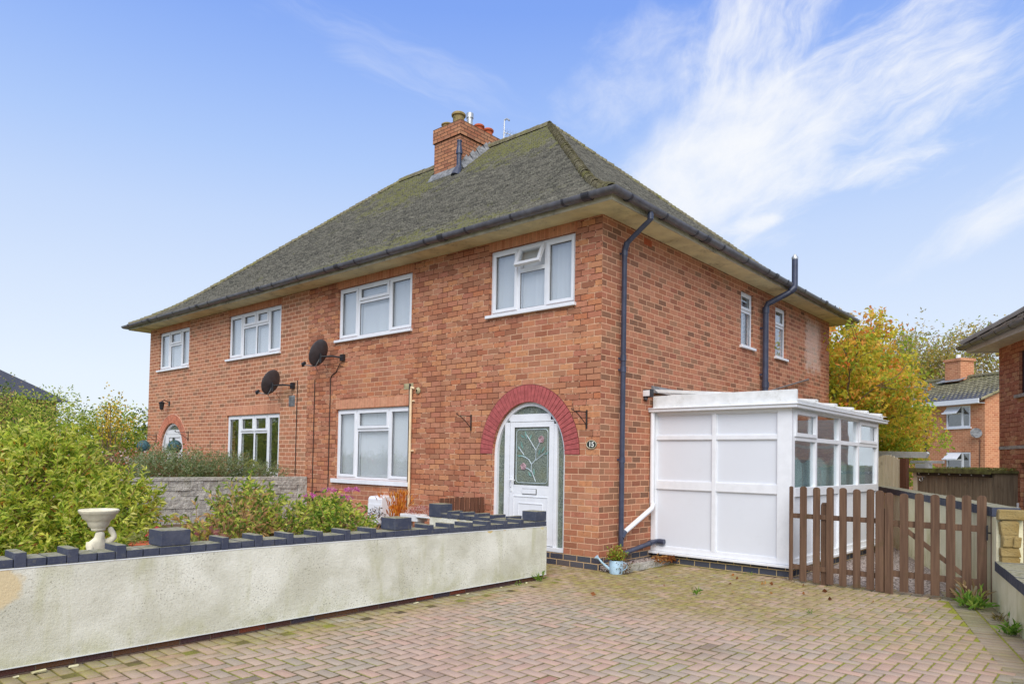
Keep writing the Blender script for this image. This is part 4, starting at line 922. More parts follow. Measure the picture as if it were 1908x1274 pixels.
for pts in ([(-3.93, -.02, 2.75), (-3.93, -.02, .3)], [(-7.47, -.012, 3.02), (-7.47, -.012, 1.08)], [(-6.84, -.012, 3.0), (-6.84, -.012, .55)], [(-5.98, -.03, 3.25), (-6.12, -.015, 3.10), (-6.26, -.012, 3.05), (-6.30, -.012, 2.98), (-6.30, -.012, .86), (-6.34, -.012, .80), (-6.72, -.012, .78), (-6.80, -.012, .70), (-6.82, -.012, .5)]):
    c = MB(); c.tube(pts, .0085 if pts[0][0] != -3.93 else .016, 6); hpart(c, 'wall_cable', m_cable)

# ------------------------------------------------------------------ satellite dishes
m_dish = paint('dish_grey_mesh', lin(74, 72, 76), .55, .1)
def dish(loc, wall, label):
    t = thing('satellite_dish', loc, label, 'satellite dish', 'satellite dishes on the front wall')
    n = Vector((-.90, -.22, .36)).normalized(); q = n.to_track_quat('Z', 'Y').to_matrix().to_4x4()
    d = MB(); prof_ = [(0, 0), (.08, .004), (.16, .016), (.24, .036), (.275, .048), (.282, .052), (.275, .044), (.24, .031), (.16, .011), (.08, -.001), (0, -.005)]
    d.lathe(prof_, (0, 0, 0), 32); d.v = [(x*.84, y*.96, z) for x, y, z in d.v]; d.xf(q); d.build('reflector', m_dish, t, smooth=True)
    w_ = Vector(wall)-Vector(loc); b = MB(); back = q @ Vector((0, -.05, -.03))
    b.tube([back, back+(w_-back)*.5+Vector((0, 0, .02)), w_-Vector((0, .05, 0))], .018, 8); b.box(w_.x-.05, w_.y-.06, w_.z-.06, w_.x+.05, w_.y, w_.z+.06); b.tube([back+Vector((0, 0, .06)), back-Vector((0, 0, .12))], .025, 8)
    b.build('bracket', m_black, t)
    a = MB(); low = q @ Vector((0, -.26, .02)); f_ = q @ Vector((0, -.34, .34))
    a.tube([q @ Vector((0, -.08, -.03)), low, f_], .012, 6); a.build('arm', m_lead, t)
    l = MB(); l.tube([f_-n*.02, f_+n*.0+Vector((0, 0, .01)), f_+(q @ Vector((0, .06, -.04)))], [.045, .04, .03], 10); l.build('receiver', m_black, t, smooth=True)
    c = MB(); c.tube([low, low+Vector((.02, .05, -.12)), low+Vector((.14, .2, -.10)), back+Vector((.05, .05, -.16)), w_+Vector((-.02, 0, -.16))], .006, 5); c.build('cable', m_cable, t)
    return t
dish((-6.28, -.27, 3.44), (-5.90, 0, 3.36), 'upper of two dark satellite dishes, below the left window of the redder house')
dish((-8.00, -.27, 2.98), (-7.62, 0, 2.92), 'lower of two dark satellite dishes, above the ground floor window of the browner house')

# ------------------------------------------------------------------ small things on the front
def bracket(loc, label, sg=1, sc=1.0):
    m = MB(); s = sc
    m.box(-.012*s, -.012, -.17*s, .012*s, 0, .10*s); m.tube([(0, -.01, .07*s), (-.12*s*sg, -.16*s, .075*s), (-.18*s*sg, -.25*s, .07*s), (-.20*s*sg, -.28*s, .10*s)], .007, 6)
    m.tube([(0, -.01, -.12*s), (-.08*s*sg, -.11*s, -.02*s), (-.16*s*sg, -.22*s, .065*s)], .006, 6); m.tube([(-.20*s*sg+.02*math.cos(a), -.28*s, .10*s+.02*math.sin(a)) for a in np.linspace(0, 5, 8)], .005, 5)
    o = m.build('hanging_bracket', m_blackiron, loc=loc); return tag(o, label, 'hanging bracket', 'iron brackets beside the arched doors')
bracket((-2.45, 0, 2.08), 'rusty iron basket bracket left of the red painted arch', .25, .95)
bracket((-.22, 0, 2.08), 'rusty iron basket bracket right of the red painted arch', .25, .95)
bracket((-12.40, 0, 1.95), 'small black bracket right of the far arched doorway', 1, .9)
bracket((-14.30, 0, 1.90), 'small black bracket left of the far arched doorway', 1, .9)
lp = thing('wall_lantern', (-13.55, 0, 2.78), 'black wall lantern above the far arched doorway', 'lamp')
m = MB(); m.box(-.03, -.02, -.06, .03, 0, .06); m.tube([(0, -.02, .03), (0, -.14, .09), (0, -.2, .05)], .012, 6); m.build('bracket', m_black, lp)
m = MB(); m.lathe([(.0, .02), (.09, -.03), (.07, -.04), (.045, -.2), (0, -.22)], (0, -.2, .04), 8); m.build('lantern', m_black, lp)
pq = thing('house_number_plaque', (-.13, -.001, 1.70), 'oval black plaque with the number 15 right of the front door', 'number plaque')
m = MB(); E_ = [(.085*math.cos(a), .062*math.sin(a)) for a in np.linspace(0, 2*math.pi, 33)[:-1]]; m.prism(E_, 'y', -.012, 0); m.build('plate', paint('plaque_black', lin(34, 40, 36), .4), pq, bevel=.002)
m = MB(); m.tube([(.080*math.cos(a), -.013, .057*math.sin(a)) for a in np.linspace(0, 2*math.pi, 33)], .005, 5, cap=False); m.build('rim', paint('plaque_gold', lin(200, 190, 160), .5), pq)
fc = bpy.data.curves.new('digits', 'FONT'); fc.body = '15'; fc.size = .092; fc.align_x = 'CENTER'; fc.align_y = 'CENTER'; fc.extrude = .0015; fc.offset = .0022
fo = bpy.data.objects.new('digits_src', fc); COL.objects.link(fo); dg = bpy.context.evaluated_depsgraph_get(); me = bpy.data.meshes.new_from_object(fo.evaluated_get(dg)); bpy.data.objects.remove(fo)
me.materials.clear(); me.materials.append(paint('plaque_white', lin(235, 235, 225), .5)); o = bpy.data.objects.new('numerals', me); COL.objects.link(o); o.parent = pq; o.location = (0, -.0145, 0); o.rotation_euler = (R(90), 0, 0)
# gas meter box
gb = thing('meter_box', (-4.46, 0, .33), 'white plastic gas meter box on the wall under the ground floor window', 'meter box')
m = MB(); P = [(-.30, 0), (-.30, .42), (-.285, .45), (-.25, .465), (0, .48), (0, 0)]; m.prism(P, 'x', -.19, .19); m.build('box', m_upvc, gb, bevel=.008)
m = MB(); m.box(-.185, -.309, .02, .185, -.301, .34); m.build('lid', m_upvc, gb, bevel=.004)
m = MB(); m.box(-1.3, -.05, -.06, .6, -.001, -.03); m.build('rail', m_creamp, gb)
# security light
fl = thing('security_light', (.03, 1.24, 2.47), 'silver security floodlight on the brick wall at the corner of the white lean-to', 'floodlight')
m = MB(); m.box(-.08, -.13, -.045, .10, -.05, .075); m.build('housing', m_black, fl, bevel=.006)
m = MB(); m.box(-.06, -.138, -.028, .08, -.131, .058); m.build('lens', paint('lamp_lens', (.75, .77, .8, 1), .15), fl)
m = MB(); m.tube([(-.02, 0, .02), (-.10, -.03, .05), (-.10, -.07, .05)], .012, 6); m.tube([(.0, -.1, -.05), (.0, -.12, -.09)], .03, 10); m.tube([(-.09, .0, .0), (-.1, .0, -.2), (-.03, .05, -.3)], .006, 5); m.build('bracket', m_black, fl)

# ------------------------------------------------------------------ conservatory
CW, C0, C1 = 2.08, 1.36, 5.52
cs = thing('lean_to_conservatory', (1.0, 3.0, 0), 'white plastic lean-to conservatory with blank front panels and a glazed side', 'conservatory'); co = Vector((-1, -3, 0))
def cpart(mb, name, mats, **kw): o = mb.build(name, mats, cs, **kw); o.location = co; return o
m = MB(); m.box(.02, C0+.03, -.2, CW-.03, C0+.2, .128); m.box(CW-.2, C0+.2, -.2, CW-.03, C1, .128); cpart(m, 'brick_base', mb_cream)
m = MB(); m.box(0, C0-.06, .130, CW+.06, C0+.1, .165); m.box(CW-.1, C0+.1, .130, CW+.06, C1, .165); cpart(m, 'sill', m_upvc, bevel=.005)
ZT = 2.22; f = MB(); y0, y1 = C0, C0+.07
f.box(0.005, y0, .167, .085, y1, ZT); f.box(CW-.19, y0-.004, .167, CW, y1, ZT); f.box(.085, y0, ZT-.05, CW-.19, y1, ZT); f.box(.085, y0, .167, CW-.19, y1, .235)
f.box(.97, y0-.003, .235, 1.03, y1, ZT-.05)
for a, b_ in ((.085, .97), (1.03, CW-.19)):
    f.box(a, y0, 1.805, b_, y1, 1.865); f.box(a, y0, 1.08, b_, y1, 1.20)
for a, b_ in ((.085, .97), (1.03, CW-.19)):
    for z0_, z1_ in ((.235, 1.08), (1.20, 1.805), (1.865, ZT-.05)):
        for q in ((a, z0_, a+.012, z1_), (b_-.012, z0_, b_, z1_), (a+.012, z0_, b_-.012, z0_+.012), (a+.012, z1_-.012, b_-.012, z1_)): f.box(q[0], y0+.014, q[1], q[2], y0+.03, q[3])
cpart(f, 'front_frame', m_upvc, bevel=.004)
for a, b_ in ((.085, .97), (1.03, CW-.19)):
    for z0_, z1_ in ((.235, 1.08), (1.20, 1.805), (1.865, ZT-.05)):
        p = MB(); p.box(a-.005, y0+.028, z0_-.005, b_+.005, y0+.05, z1_+.005); cpart(p, 'panel', m_panel)
# glazed side
m_cblind = paint('pale_teal_blind', lin(196, 212, 210), .85, .04)
f = MB(); X0, X1 = CW-.07, CW; ym_ = [C0+.08, 2.31, 3.37, 4.34, C1-.1]
f.box(X0, C0+.07, .167, X1, C0+.12, ZT); f.box(X0, C1-.1, .167, X1, C1, ZT); f.box(X0, C0+.12, ZT-.04, X1, C1-.1, ZT); f.box(X0, C0+.12, .167, X1, C1-.1, .235)
for y in ym_[1:4]: f.box(X0, y-.035 if y != 3.37 else y-.05, .235, X1+.002, y+.035 if y != 3.37 else y+.05, ZT-.04)
f.box(X0, C0+.12, 1.79, X1+.004, C1-.1, 1.85); f.box(X0, C0+.12, 1.05, X1+.004, C1-.1, 1.17)
cpart(f, 'side_frame', m_upvc, bevel=.004)
for i in range(4):
    a = ym_[i]+(.04 if i else .04); b_ = ym_[i+1]-.035
    p = MB(); p.box(X0+.02, a-.01, .23, X0+.04, b_+.01, 1.055); cpart(p, 'panel', m_panel)
    p = MB(); p.box(X0+.03, a-.01, 1.165, X0+.036, b_+.01, 1.80); cpart(p, 'pane', m_glassc)
    p = MB(); p.box(X0+.03, a-.01, 1.845, X0+.036, b_+.01, ZT-.035); cpart(p, 'pane', m_glassc)
    bl_ = MB(); n_ = 9
    for k in range(n_):
        yk = a+(b_-a)*(k+.5)/n_; hh = 1.48+.12*math.sin(math.pi*(k+.5)/n_); bl_.quad((X0-.13, yk-.050, 1.10), (X0-.11, yk+.050, 1.10), (X0-.11, yk+.050, hh), (X0-.13, yk-.050, hh))
    cpart(bl_, 'blind', m_cblind)
    if i in (0, 3):
        s = MB(); z0_, z1_ = 1.845, ZT-.03; t_ = .05; s.box(X1-.03, a-.02, z0_, X1+.022, a-.02+t_, z1_); s.box(X1-.03, b_+.02-t_, z0_, X1+.022, b_+.02, z1_); s.box(X1-.03, a-.02+t_, z0_, X1+.022, b_+.02-t_, z0_+t_); s.box(X1-.03, a-.02+t_, z1_-t_, X1+.022, b_+.02-t_, z1_); cpart(s, 'sash', m_upvc, bevel=.004)
# roof, fascia box, gutter
rz = lambda x: 2.56-.10*x
m = MB(); m.box(0.04, C0-.035, ZT+.055, CW+.07, C0+.02, ZT+.235); cpart(m, 'gable_board', m_upvc_w, bevel=.004)
m = MB()
for x0, x1, z0, z1 in ((0, CW+.10, ZT-.005, ZT+.05),): m.box(x0-.0, C0-.10, z0, x1, C0-.0, z1); m.box(0-.0, C0-.12, z1-.012, x1+.02, C0-.0, z1+.004)
m.box(CW, C0-.0, ZT-.005, CW+.10, C1+.22, ZT+.05); m.box(CW, C0-.0, ZT+.038, CW+.12, C1+.22, ZT+.054)
cpart(m, 'gutter', m_upvc, bevel=.012)
m = MB(); m.box(CW+.0, C0+.02, ZT+.056, CW+.045, C1+.12, ZT+.125); cpart(m, 'fascia', m_upvc, bevel=.004)
m = MB(); m.quad((0.0, C0, 2.51), (CW+.12, C0, 2.33), (CW+.12, C1+.1, 2.33), (0, C1+.1, 2.51)); cpart(m, 'roof_sheet', m_poly)
for y in (C0+.02, 2.20, 3.05, 3.88, 4.70, C1+.02):
    m = MB(); m.prism([(0.0, 2.515), (CW+.05, 2.345), (CW+.05, 2.385), (0, 2.565)], 'y', y-.035, y+.035); cpart(m, 'glazing_bar', m_upvc_w, bevel=.006)
for y in (2.20, 3.05, 3.88, 4.70, C1+.02): m = MB(); m.box(CW+.02, y-.14, 2.335, CW+.06, y-.036, 2.372); cpart(m, 'eaves_cap', m_upvc_w, bevel=.006)
m = MB(); m.prism([(-.0, 2.515), (.12, 2.50), (0.0, 2.62)], 'y', C0-.02, C1); cpart(m, 'flashing', m_lead)
m = MB(); m.tube([(.0+.045, C0-.045, ZT), (.045, C0-.045, 1.0), (.045, C0-.04, .84)], .034, 12); cpart(m, 'downpipe', m_upvc, smooth=True)
m = MB(); m.quad((0, C0+.2, .12), (CW-.2, C0+.2, .12), (CW-.2, C1, .12), (0, C1, .12)); cpart(m, 'floor', paint('conservatory_floor', lin(150, 140, 130), .6))
m = MB(); m.box(0, C1-.03, .12, CW-.07, C1, 2.3); cpart(m, 'back_panel', m_panel)

# little raised gravel strip beside it
rb = thing('gravel_border', (.17, .7, 0), 'low stone edged strip of gravel between the downpipe and the white lean-to', 'planting strip')
m = MB(); 
for k in range(6): m.box(.285-.17, .08+k*.21-.7, -.02, .345-.17, .08+k*.21+.2-.7, .085, jit=.003)
m.build('kerb', m_stone, rb); m = MB(); m.box(.004-.17, .05-.7, -.02, .285-.17, 1.33-.7, .065); m.build('gravel', m_gravel, rb)

# ------------------------------------------------------------------ watering can planter
wc = thing('watering_can', (.30, -.02, 0.0), 'pale blue metal watering can standing at the house corner, used as a planter', 'watering can')
m_blue = paint('pale_blue_enamel', lin(176, 206, 226), .4, .06, dirt=lin(140, 150, 160), dirtamt=.4)
m = MB(); m.lathe([(0, .0), (.085, 0), (.088, .01), (.092, .16), (.080, .175), (.074, .165), (0, .14)], (0, 0, 0), 24); m.build('body', m_blue, wc, smooth=True)
m = MB(); m.tube([(-.07, -.04, .05), (-.15, -.11, .14), (-.19, -.145, .20)], [.02, .014, .011], 10); m.tube([(-.185, -.14, .19), (-.21, -.16, .215), (-.212, -.162, .218)], [.012, .032, .03], 12); m.build('spout', m_blue, wc, smooth=True)
m = MB(); m.tube([(.075, .03, .04), (.12, .06, .08), (.13, .07, .13), (.085, .045, .15)], .006, 6); m.build('handle', m_blue, wc, smooth=True)
gp = Leaves(11); c = np.array((.30, -.02, .16))
b0, d0 = blobpts(gp.rs, 130, c+np.array((0, 0, .05)), (.15, .15, .17), .3, -.1); shoots(gp, np.repeat(c[None]+[[0, 0, 0]], len(b0), 0), b0, 6, .045, .018, [lin(168, 190, 70), lin(140, 166, 60), lin(190, 196, 90), lin(176, 120, 70), lin(150, 96, 60)], 1.2)
b0, d0 = blobpts(gp.rs, 130, c+np.array((.09, .03, -.02)), (.12, .11, .12), .4, -1); gp.add(b0, d0, .04, .016, [lin(120, 90, 70), lin(96, 60, 70), lin(120, 110, 60)])
tag(gp.build('trailing_plant'), 'small yellow green and rusty trailing plant growing out of the blue watering can', 'plant')

# ------------------------------------------------------------------ garden wall with painted crenellated coping
gw = thing('rendered_garden_wall', (-.2, -4, 0), 'long low white rendered wall with dark blue battlement brick coping', 'garden wall'); go = Vector((.2, 4, 0))
def gpart(mb, name, mats, **kw): o = mb.build(name, mats, gw, **kw); o.location = go; return o
XO, XI = -.09, -.31; YE = -1.01; ZW = .705
def wz(y): return ZW-.052*max(0, min(1, (y+5)/4))
m = MB(); 
for a, b_ in ((-9.5, -5), (-5, YE)):
    m.add([(XI, a, .055), (XO, a, .055), (XO, b_, .055), (XI, b_, .055), (XI, a, wz(a)), (XO, a, wz(a)), (XO, b_, wz(b_)), (XI, b_, wz(b_))], [(4, 5, 6, 7), (1, 2, 6, 5), (2, 3, 7, 6), (3, 0, 4, 7), (0, 1, 5, 4)])
m.box(-2.02, -1.23, .0, XI-.001, YE-.001, .652)
gpart(m, 'wall_body', m_render)
m_pl = brick('wall_foot_brick', [lin(96, 60, 52), lin(76, 66, 76), lin(132, 66, 44), lin(88, 60, 60), lin(110, 74, 50)], lin(120, 100, 84), H=.2, joint=.004, L=.24, plain=True)
m = MB(); m.box(XI+.01, -9.5, -.03, XO-.028, YE-.03, .056); gpart(m, 'brick_foot', m_pl)
m = MB(); m.add([(XO+.003, -9.5, wz(-9.5)-.008), (XO+.003, -5, wz(-5)-.008), (XO+.003, YE, wz(YE)-.008), (XO+.003, YE, wz(YE)), (XO+.003, -5, wz(-5)), (XO+.003, -9.5, wz(-9.5))], [(0, 1, 4, 5), (1, 2, 3, 4)]); m.box(XO-.01, -9.5, .052, XO+.004, YE, .058); gpart(m, 'metal_bead', m_upvc_w)
pill = [(-5.70, -5.47), (-3.44, -3.22), (-1.23, -1.02)]
mer = [(-6.63, -6.56), (-6.32, -6.25), (-6.01, -5.94), (-5.22, -5.16), (-4.93, -4.86), (-4.63, -4.57), (-4.33, -4.27), (-4.03, -3.97), (-3.73, -3.67), (-2.99, -2.92), (-2.69, -2.62), (-2.40, -2.33), (-2.11, -2.04), (-1.82, -1.75), (-1.53, -1.46)]
y = -6.93
while y > -9.3: mer.insert(0, (y, y+.07)); y -= .31
allc = sorted(mer+pill)
prev = -9.5
m = MB()
for a, b_ in allc:
    L_ = a-prev
    n_ = max(1, round(L_/.115))
    for k in range(n_):
        q0, q1 = prev+L_*k/n_+.003, prev+L_*(k+1)/n_-.003; z = wz(q0); m.box(XI-.004, q0, z, XO-.004+random.uniform(-.002, .002), q1, z+.058+random.uniform(-.002, .002))
    prev = b_
gpart(m, 'coping', m_cop, bevel=.005)
for a, b_ in mer:
    m = MB(); z = wz(a); m.box(XI-.008, a, z, XO+.0+random.uniform(-.001, .003), b_, z+.100); gpart(m, 'coping_block', m_cop, bevel=.005)
for a, b_ in pill:
    m = MB(); z = wz(a); m.box(XI-.008, a, z, XO+.001, b_, z+.062); m.box(XI-.006, a+.002, z+.065, XO-.001, b_-.002, z+.185); gpart(m, 'pillar_cap', m_cop, bevel=.006)
# return wall coping
m = MB(); z = .655
for k in range(15):
    x0 = -2.0+k*.112; m.box(x0+.003, -1.235, z, x0+.108, YE+.004, z+.058)
gpart(m, 'coping', m_cop, bevel=.005)
for x0 in (-.58, -.86, -1.14, -1.42, -1.66): m = MB(); m.box(x0, -1.24, z, x0+.07, YE+.008, z+.1); gpart(m, 'coping_block', m_cop, bevel=.005)
m = MB(); m.box(-2.03, -1.24, z, -1.80, YE+.008, z+.185); gpart(m, 'pillar_cap', m_cop, bevel=.006)
# small weathered picket fence from the wall to the house
sf = thing('low_picket_fence', (-2.12, -.5, 0), 'short weathered brown picket fence between the garden wall pillar and the front door', 'fence')
for k in range(9):
    m = MB(); y = -.95+k*.105-(-.5); m.box(-.012, y, .1, .012, y+.075, .90-.01*random.random(), jit=.002); m.build('picket', m_oldwood, sf)
m = MB(); m.box(-.05, -.48, .62, -.013, .48, .70); m.box(-.05, -.48, .3, -.013, .48, .38); m.build('rail', m_oldwood, sf)

# ------------------------------------------------------------------ brown picket fence and gate
FY = 1.15
def picket(parent, x, w_, z0, z1, y=0, rad=True):
    m = MB(); r = w_/2; P = [(x-r, z0), (x+r, z0)]+[(x+r*math.cos(math.pi*k/8), z1-r*.75+r*.75*math.sin(math.pi*k/8)) for k in range(9)]+[]
    m.prism(P, 'y', y-.011, y+.011); return m.build('picket', m_picket, parent, bevel=.002)
pf = thing('picket_fence', (2.65, FY, 0), 'brown round topped picket fence panel in front of the conservatory side', 'fence')
xsF = [-.49, -.335, -.185, -.045, .10, .245, .385]
for i, x in enumerate([2.165, 2.315, 2.475, 2.635, 2.785, 2.94, 3.09]): picket(pf, x-2.65, .082 if i else .045, .02, 1.20+random.uniform(-.006, .006), -.03)
picket(pf, 3.055+.155-2.65-.02, .09, .01, 1.19, -.03)
m = MB(); m.box(-.49, -.018, .80, .50, .018, .86); m.box(-.49, -.018, .16, .50, .018, .22); m.build('rail', m_picket, pf, bevel=.003)
for x, z in ((-.10, .98), (.555, .95)):
    m = MB(); m.box(x-.035, .0, -.1, x+.035, .07, z); m.prism([(x-.035, z), (x+.035, z), (x+.02, z+.03), (x-.02, z+.03)], 'y', 0, .07); m.build('post', m_picket, pf, bevel=.004)
gt = thing('picket_gate', (3.68, FY, 0), 'brown round topped picket gate with a diagonal brace beside the right wall', 'gate')
gx = [3.295, 3.455, 3.615, 3.775, 3.94, 4.10, 4.255]
for i, x in enumerate([3.29, 3.445, 3.60, 3.755, 3.905, 4.055, 4.195]): picket(gt, x-3.68, .088, .04 if i else .0, 1.17+random.uniform(-.006, .006), -.03+.004*i)
m = MB(); m.box(-.42, -.016, .78, .55, .016, .85); m.box(-.42, -.016, .20, .55, .016, .27); m.build('rail', m_picket, gt, bevel=.003)
m = MB(); m.prism([(-.30, .78), (-.22, .78), (.42, .27), (.34, .27)], 'y', -.014, .014); m.build('brace', m_picket, gt, bevel=.003)
m = MB(); m.box(.56, -.05, .70, .575, -.03, .86); m.tube([(.567, -.04, .78), (.60, -.05, .78)], .01, 6); m.build('hinge', m_black, gt)
gpst = MB(); gpst.box(4.275, FY-.03, -.05, 4.345, FY+.04, .99); tag(gpst.build('gate_post', m_picket, bevel=.004), 'short brown square gate post against the cream rendered wall', 'post')

# ------------------------------------------------------------------ right boundary walls
def oblique_wall(p0, p1, th, z0, z1, mb, zz1=None):
    p0, p1 = Vector(p0), Vector(p1); d = (p1-p0).normalized(); n = Vector((d.y, -d.x))*th; zz1 = z1 if zz1 is None else zz1
    P = [p0, p1, p1+n, p0+n]; Z = [z1, zz1, zz1, z1]
    return mb.add([(p.x, p.y, z0) for p in P]+[(p.x, p.y, z) for p, z in zip(P, Z)], [(0, 3, 2, 1), (4, 5, 6, 7), (0, 1, 5, 4), (1, 2, 6, 5), (2, 3, 7, 6), (3, 0, 4, 7)])
N0, N1 = (4.345, .98), (1.35, 8.3)
tw = thing('tall_boundary_wall', (3, 4, 0), 'tall cream rendered boundary wall with blue coping behind the picket gate', 'wall'); two = Vector((-3, -4, 0))
def tp(mb, name, mats, **kw): o = mb.build(name, mats, tw, **kw); o.location = two; return o
m = MB(); oblique_wall(N1, N0, -.24, -.3, .955, m); tp(m, 'wall_body', m_render2)
d = (Vector(N0)-Vector(N1)); L_ = d.length; d.normalize(); nn = Vector((-d.y, d.x))
nb = int(L_/.115)
m = MB()
for k in range(nb):
    a = Vector(N1)+d*(k*.1149+.003)-nn*.012; b_ = a+d*.109; oblique_wall(a, b_, -.262, .957, 1.06+random.uniform(-.003, .003), m)
tp(m, 'coping', m_cop, bevel=.004)
m = MB(); a = Vector(N0)
def endstone(z0, z1, x0, x1, dep=.14, jit=.010):
    P = [a+nn*x0, a+nn*x1, a+nn*x1+d*dep, a+nn*x0+d*dep]; q = [(p.x+random.uniform(-jit, jit), p.y+random.uniform(-jit, jit)) for p in P]
    q2 = [(p.x+random.uniform(-jit, jit), p.y+random.uniform(-jit, jit)) for p in P]
    m.add([(x, y, z0) for x, y in q]+[(x, y, z1) for x, y in q2], [(0, 3, 2, 1), (4, 5, 6, 7), (0, 1, 5, 4), (1, 2, 6, 5), (2, 3, 7, 6), (3, 0, 4, 7)])
endstone(.94, 1.045, -.0, .25, .10); endstone(.42, .932, .025, .185, .07)
for (z0_, z1_, x0_, x1_) in ((.78, .92, .02, .19), (.66, .772, .03, .12), (.655, .765, .125, .20), (.56, .65, .02, .19), (.43, .552, .03, .14), (.44, .55, .145, .19)): endstone(z0_, z1_, x0_, x1_, .075+random.uniform(0, .02), .014)
m.xf(Matrix.Identity(4)); tp(m, 'stone_end', m_yellow, bevel=.012)
lw = thing('low_boundary_wall', (4.6, 0, 0), 'low cream rendered wall with blue coping running down the right edge of the drive', 'wall')
m = MB(); M0, M1 = Vector((4.34, .985)), Vector((5.55, -3.6)); oblique_wall(M0, M1, -.26, -.3, .40, m, .36); 
for v_ in range(len(m.v)): m.v[v_] = (m.v[v_][0]-4.6, m.v[v_][1], m.v[v_][2])
m.build('wall_body', m_render2, lw)
d2 = (M1-M0).normalized(); m = MB(); n2 = Vector((-d2.y, d2.x)); L2 = (M1-M0).length
for k in range(int(L2/.115)):
    a_ = M0+d2*(k*.115+.003)-n2*.012; b_ = a_+d2*.109; zt = .40-.04*k*.115/L2; oblique_wall(a_, b_, -.285, zt, zt+.10+random.uniform(-.003, .003), m)
m.v = [(x-4.6, y, z) for x, y, z in m.v]; m.build('coping', m_cop, lw, bevel=.004)
# strip of stone at the far end of the gravel
m = MB(); m.box(1.2, 7.0, -.02, 2.2, 7.2, .10); tag(m.build('stone_step', m_yellow, bevel=.01), 'low yellowish stone step at the far end of the gravel behind the gate', 'step')

# ------------------------------------------------------------------ grey stone divider wall
sw = thing('stone_divider_wall', (-7.1, -4, 0), 'grey split stone wall dividing the two front gardens', 'wall')
m = MB(); z = .0; row = 0
while z < 1.0:
    h = random.choice((.065, .075, .10, .14)); h = min(h, 1.0-z) if 1.0-z < .2 else h
    y = -9.0+random.uniform(0, .2)
    while y < -.01:
        L_ = random.uniform(.22, .48); y2 = min(y+L_, -.005); m.box(-.09-random.uniform(0, .012), y+4+.003, z+.003, .06+random.uniform(-.012, .016), y2+4-.003, z+h-.002, jit=.004); y = y2
    z += h
m.box(-.08, -5, 0, .045, 3.98, .99)
m.build('stone_courses', m_stone, sw, bevel=.008)
m = MB(); m.box(-.10, -5, 1.0, .075, 3.99, 1.065); m.build('coping', m_stone, sw, bevel=.008)
m = MB(); m.box(-.095, 3.80, 0, .07, 3.995, 1.066); m.build('end_block', m_stone, sw, bevel=.008)

# ------------------------------------------------------------------ bird bath
bb = thing('bird_bath', (-.78, -5.90, .26), 'pale stone bird bath held up by a sculpted figure, behind the garden wall', 'bird bath')
m = MB(); m.lathe([(0, .655), (.045, .655), (.052, .60), (.045, .59), (.052, .61), (.07, .625), (.082, .66), (.088, .67), (.115, .69), (.122, .715), (.128, .72), (.142, .738), (.146, .752), (.140, .760), (.125, .758), (.10, .73), (0, .72)], (0, 0, 0), 40); m.build('bowl', m_bird, bb, smooth=True)
def skin(name, verts, edges, radii, mat, parent, sub=2, root=0):
    me = bpy.data.meshes.new(name); me.from_pydata(verts, edges, []); o = bpy.data.objects.new(name, me); COL.objects.link(o); o.parent = parent
    s = o.modifiers.new('skin', 'SKIN'); s.use_smooth_shade = True
    for v_, r in zip(me.skin_vertices[0].data, radii): v_.radius = (r, r) if not isinstance(r, tuple) else r
    me.skin_vertices[0].data[root].use_root = True
    ss = o.modifiers.new('sub', 'SUBSURF'); ss.levels = ss.render_levels = sub; me.materials.append(mat); return o
fv = [(0, -.03, .26), (.0, -.03, .34), (.0, -.015, .41), (.01, 0, .48), (.015, .005, .53), (.02, .01, .595),
      (.02, -.055, .485), (.05, -.07, .42), (.06, -.03, .38), (0, .06, .485), (.03, .115, .535), (.02, .07, .62),
      (.05, -.08, .22), (.12, -.09, .30), (.03, -.1, .08), (.0, .03, .22), (.10, .05, .14), (-.04, .04, .04)]
fe = [(0, 1), (1, 2), (2, 3), (3, 4), (4, 5), (3, 6), (6, 7), (7, 8), (3, 9), (9, 10), (10, 11), (0, 12), (12, 13), (13, 14), (0, 15), (15, 16), (16, 17)]
fr_ = [.085, .062, .058, .052, .030, .046, .030, .026, .022, .032, .026, .024, .055, .045, .03, .055, .045, .03]
skin('figure', fv, fe, fr_, m_bird, bb)
m = MB(); m.lathe([(0, 0), (.15, 0), (.155, .05), (.13, .07), (0, .08)], (0, 0, 0), 24); m.build('base', m_bird, bb, smooth=True)
# bowl planter near pillar
pt = thing('terracotta_bowl', (-.60, -5.60, .46), 'shallow terracotta bowl of plants beside the left wall pillar', 'plant bowl')
m = MB(); m.lathe([(0, 0), (.07, 0), (.12, .10), (.135, .125), (.128, .13), (.11, .12), (0, .11)], (0, 0, .16), 24); m.lathe([(.06, -.2), (.09, .0), (.05, .16), (.0, .16)], (0, 0, 0), 16); m.build('bowl', m_terr, pt, smooth=True)
lv = Leaves(5); p_, d_ = blobpts(lv.rs, 220, (-.60, -5.60, .75), (.12, .12, .09), .5); lv.add(p_, d_, .03, .012, [lin(150, 160, 90), lin(176, 180, 120), lin(120, 140, 70)]); p_, d_ = blobpts(lv.rs, 22, (-.62, -5.52, .81), (.06, .06, .04), .3); lv.add(p_, d_, .03, .03, [lin(200, 70, 80)])
tag(lv.build('bedding_plant'), 'small grey green plant with red flowers in the terracotta bowl', 'plant')
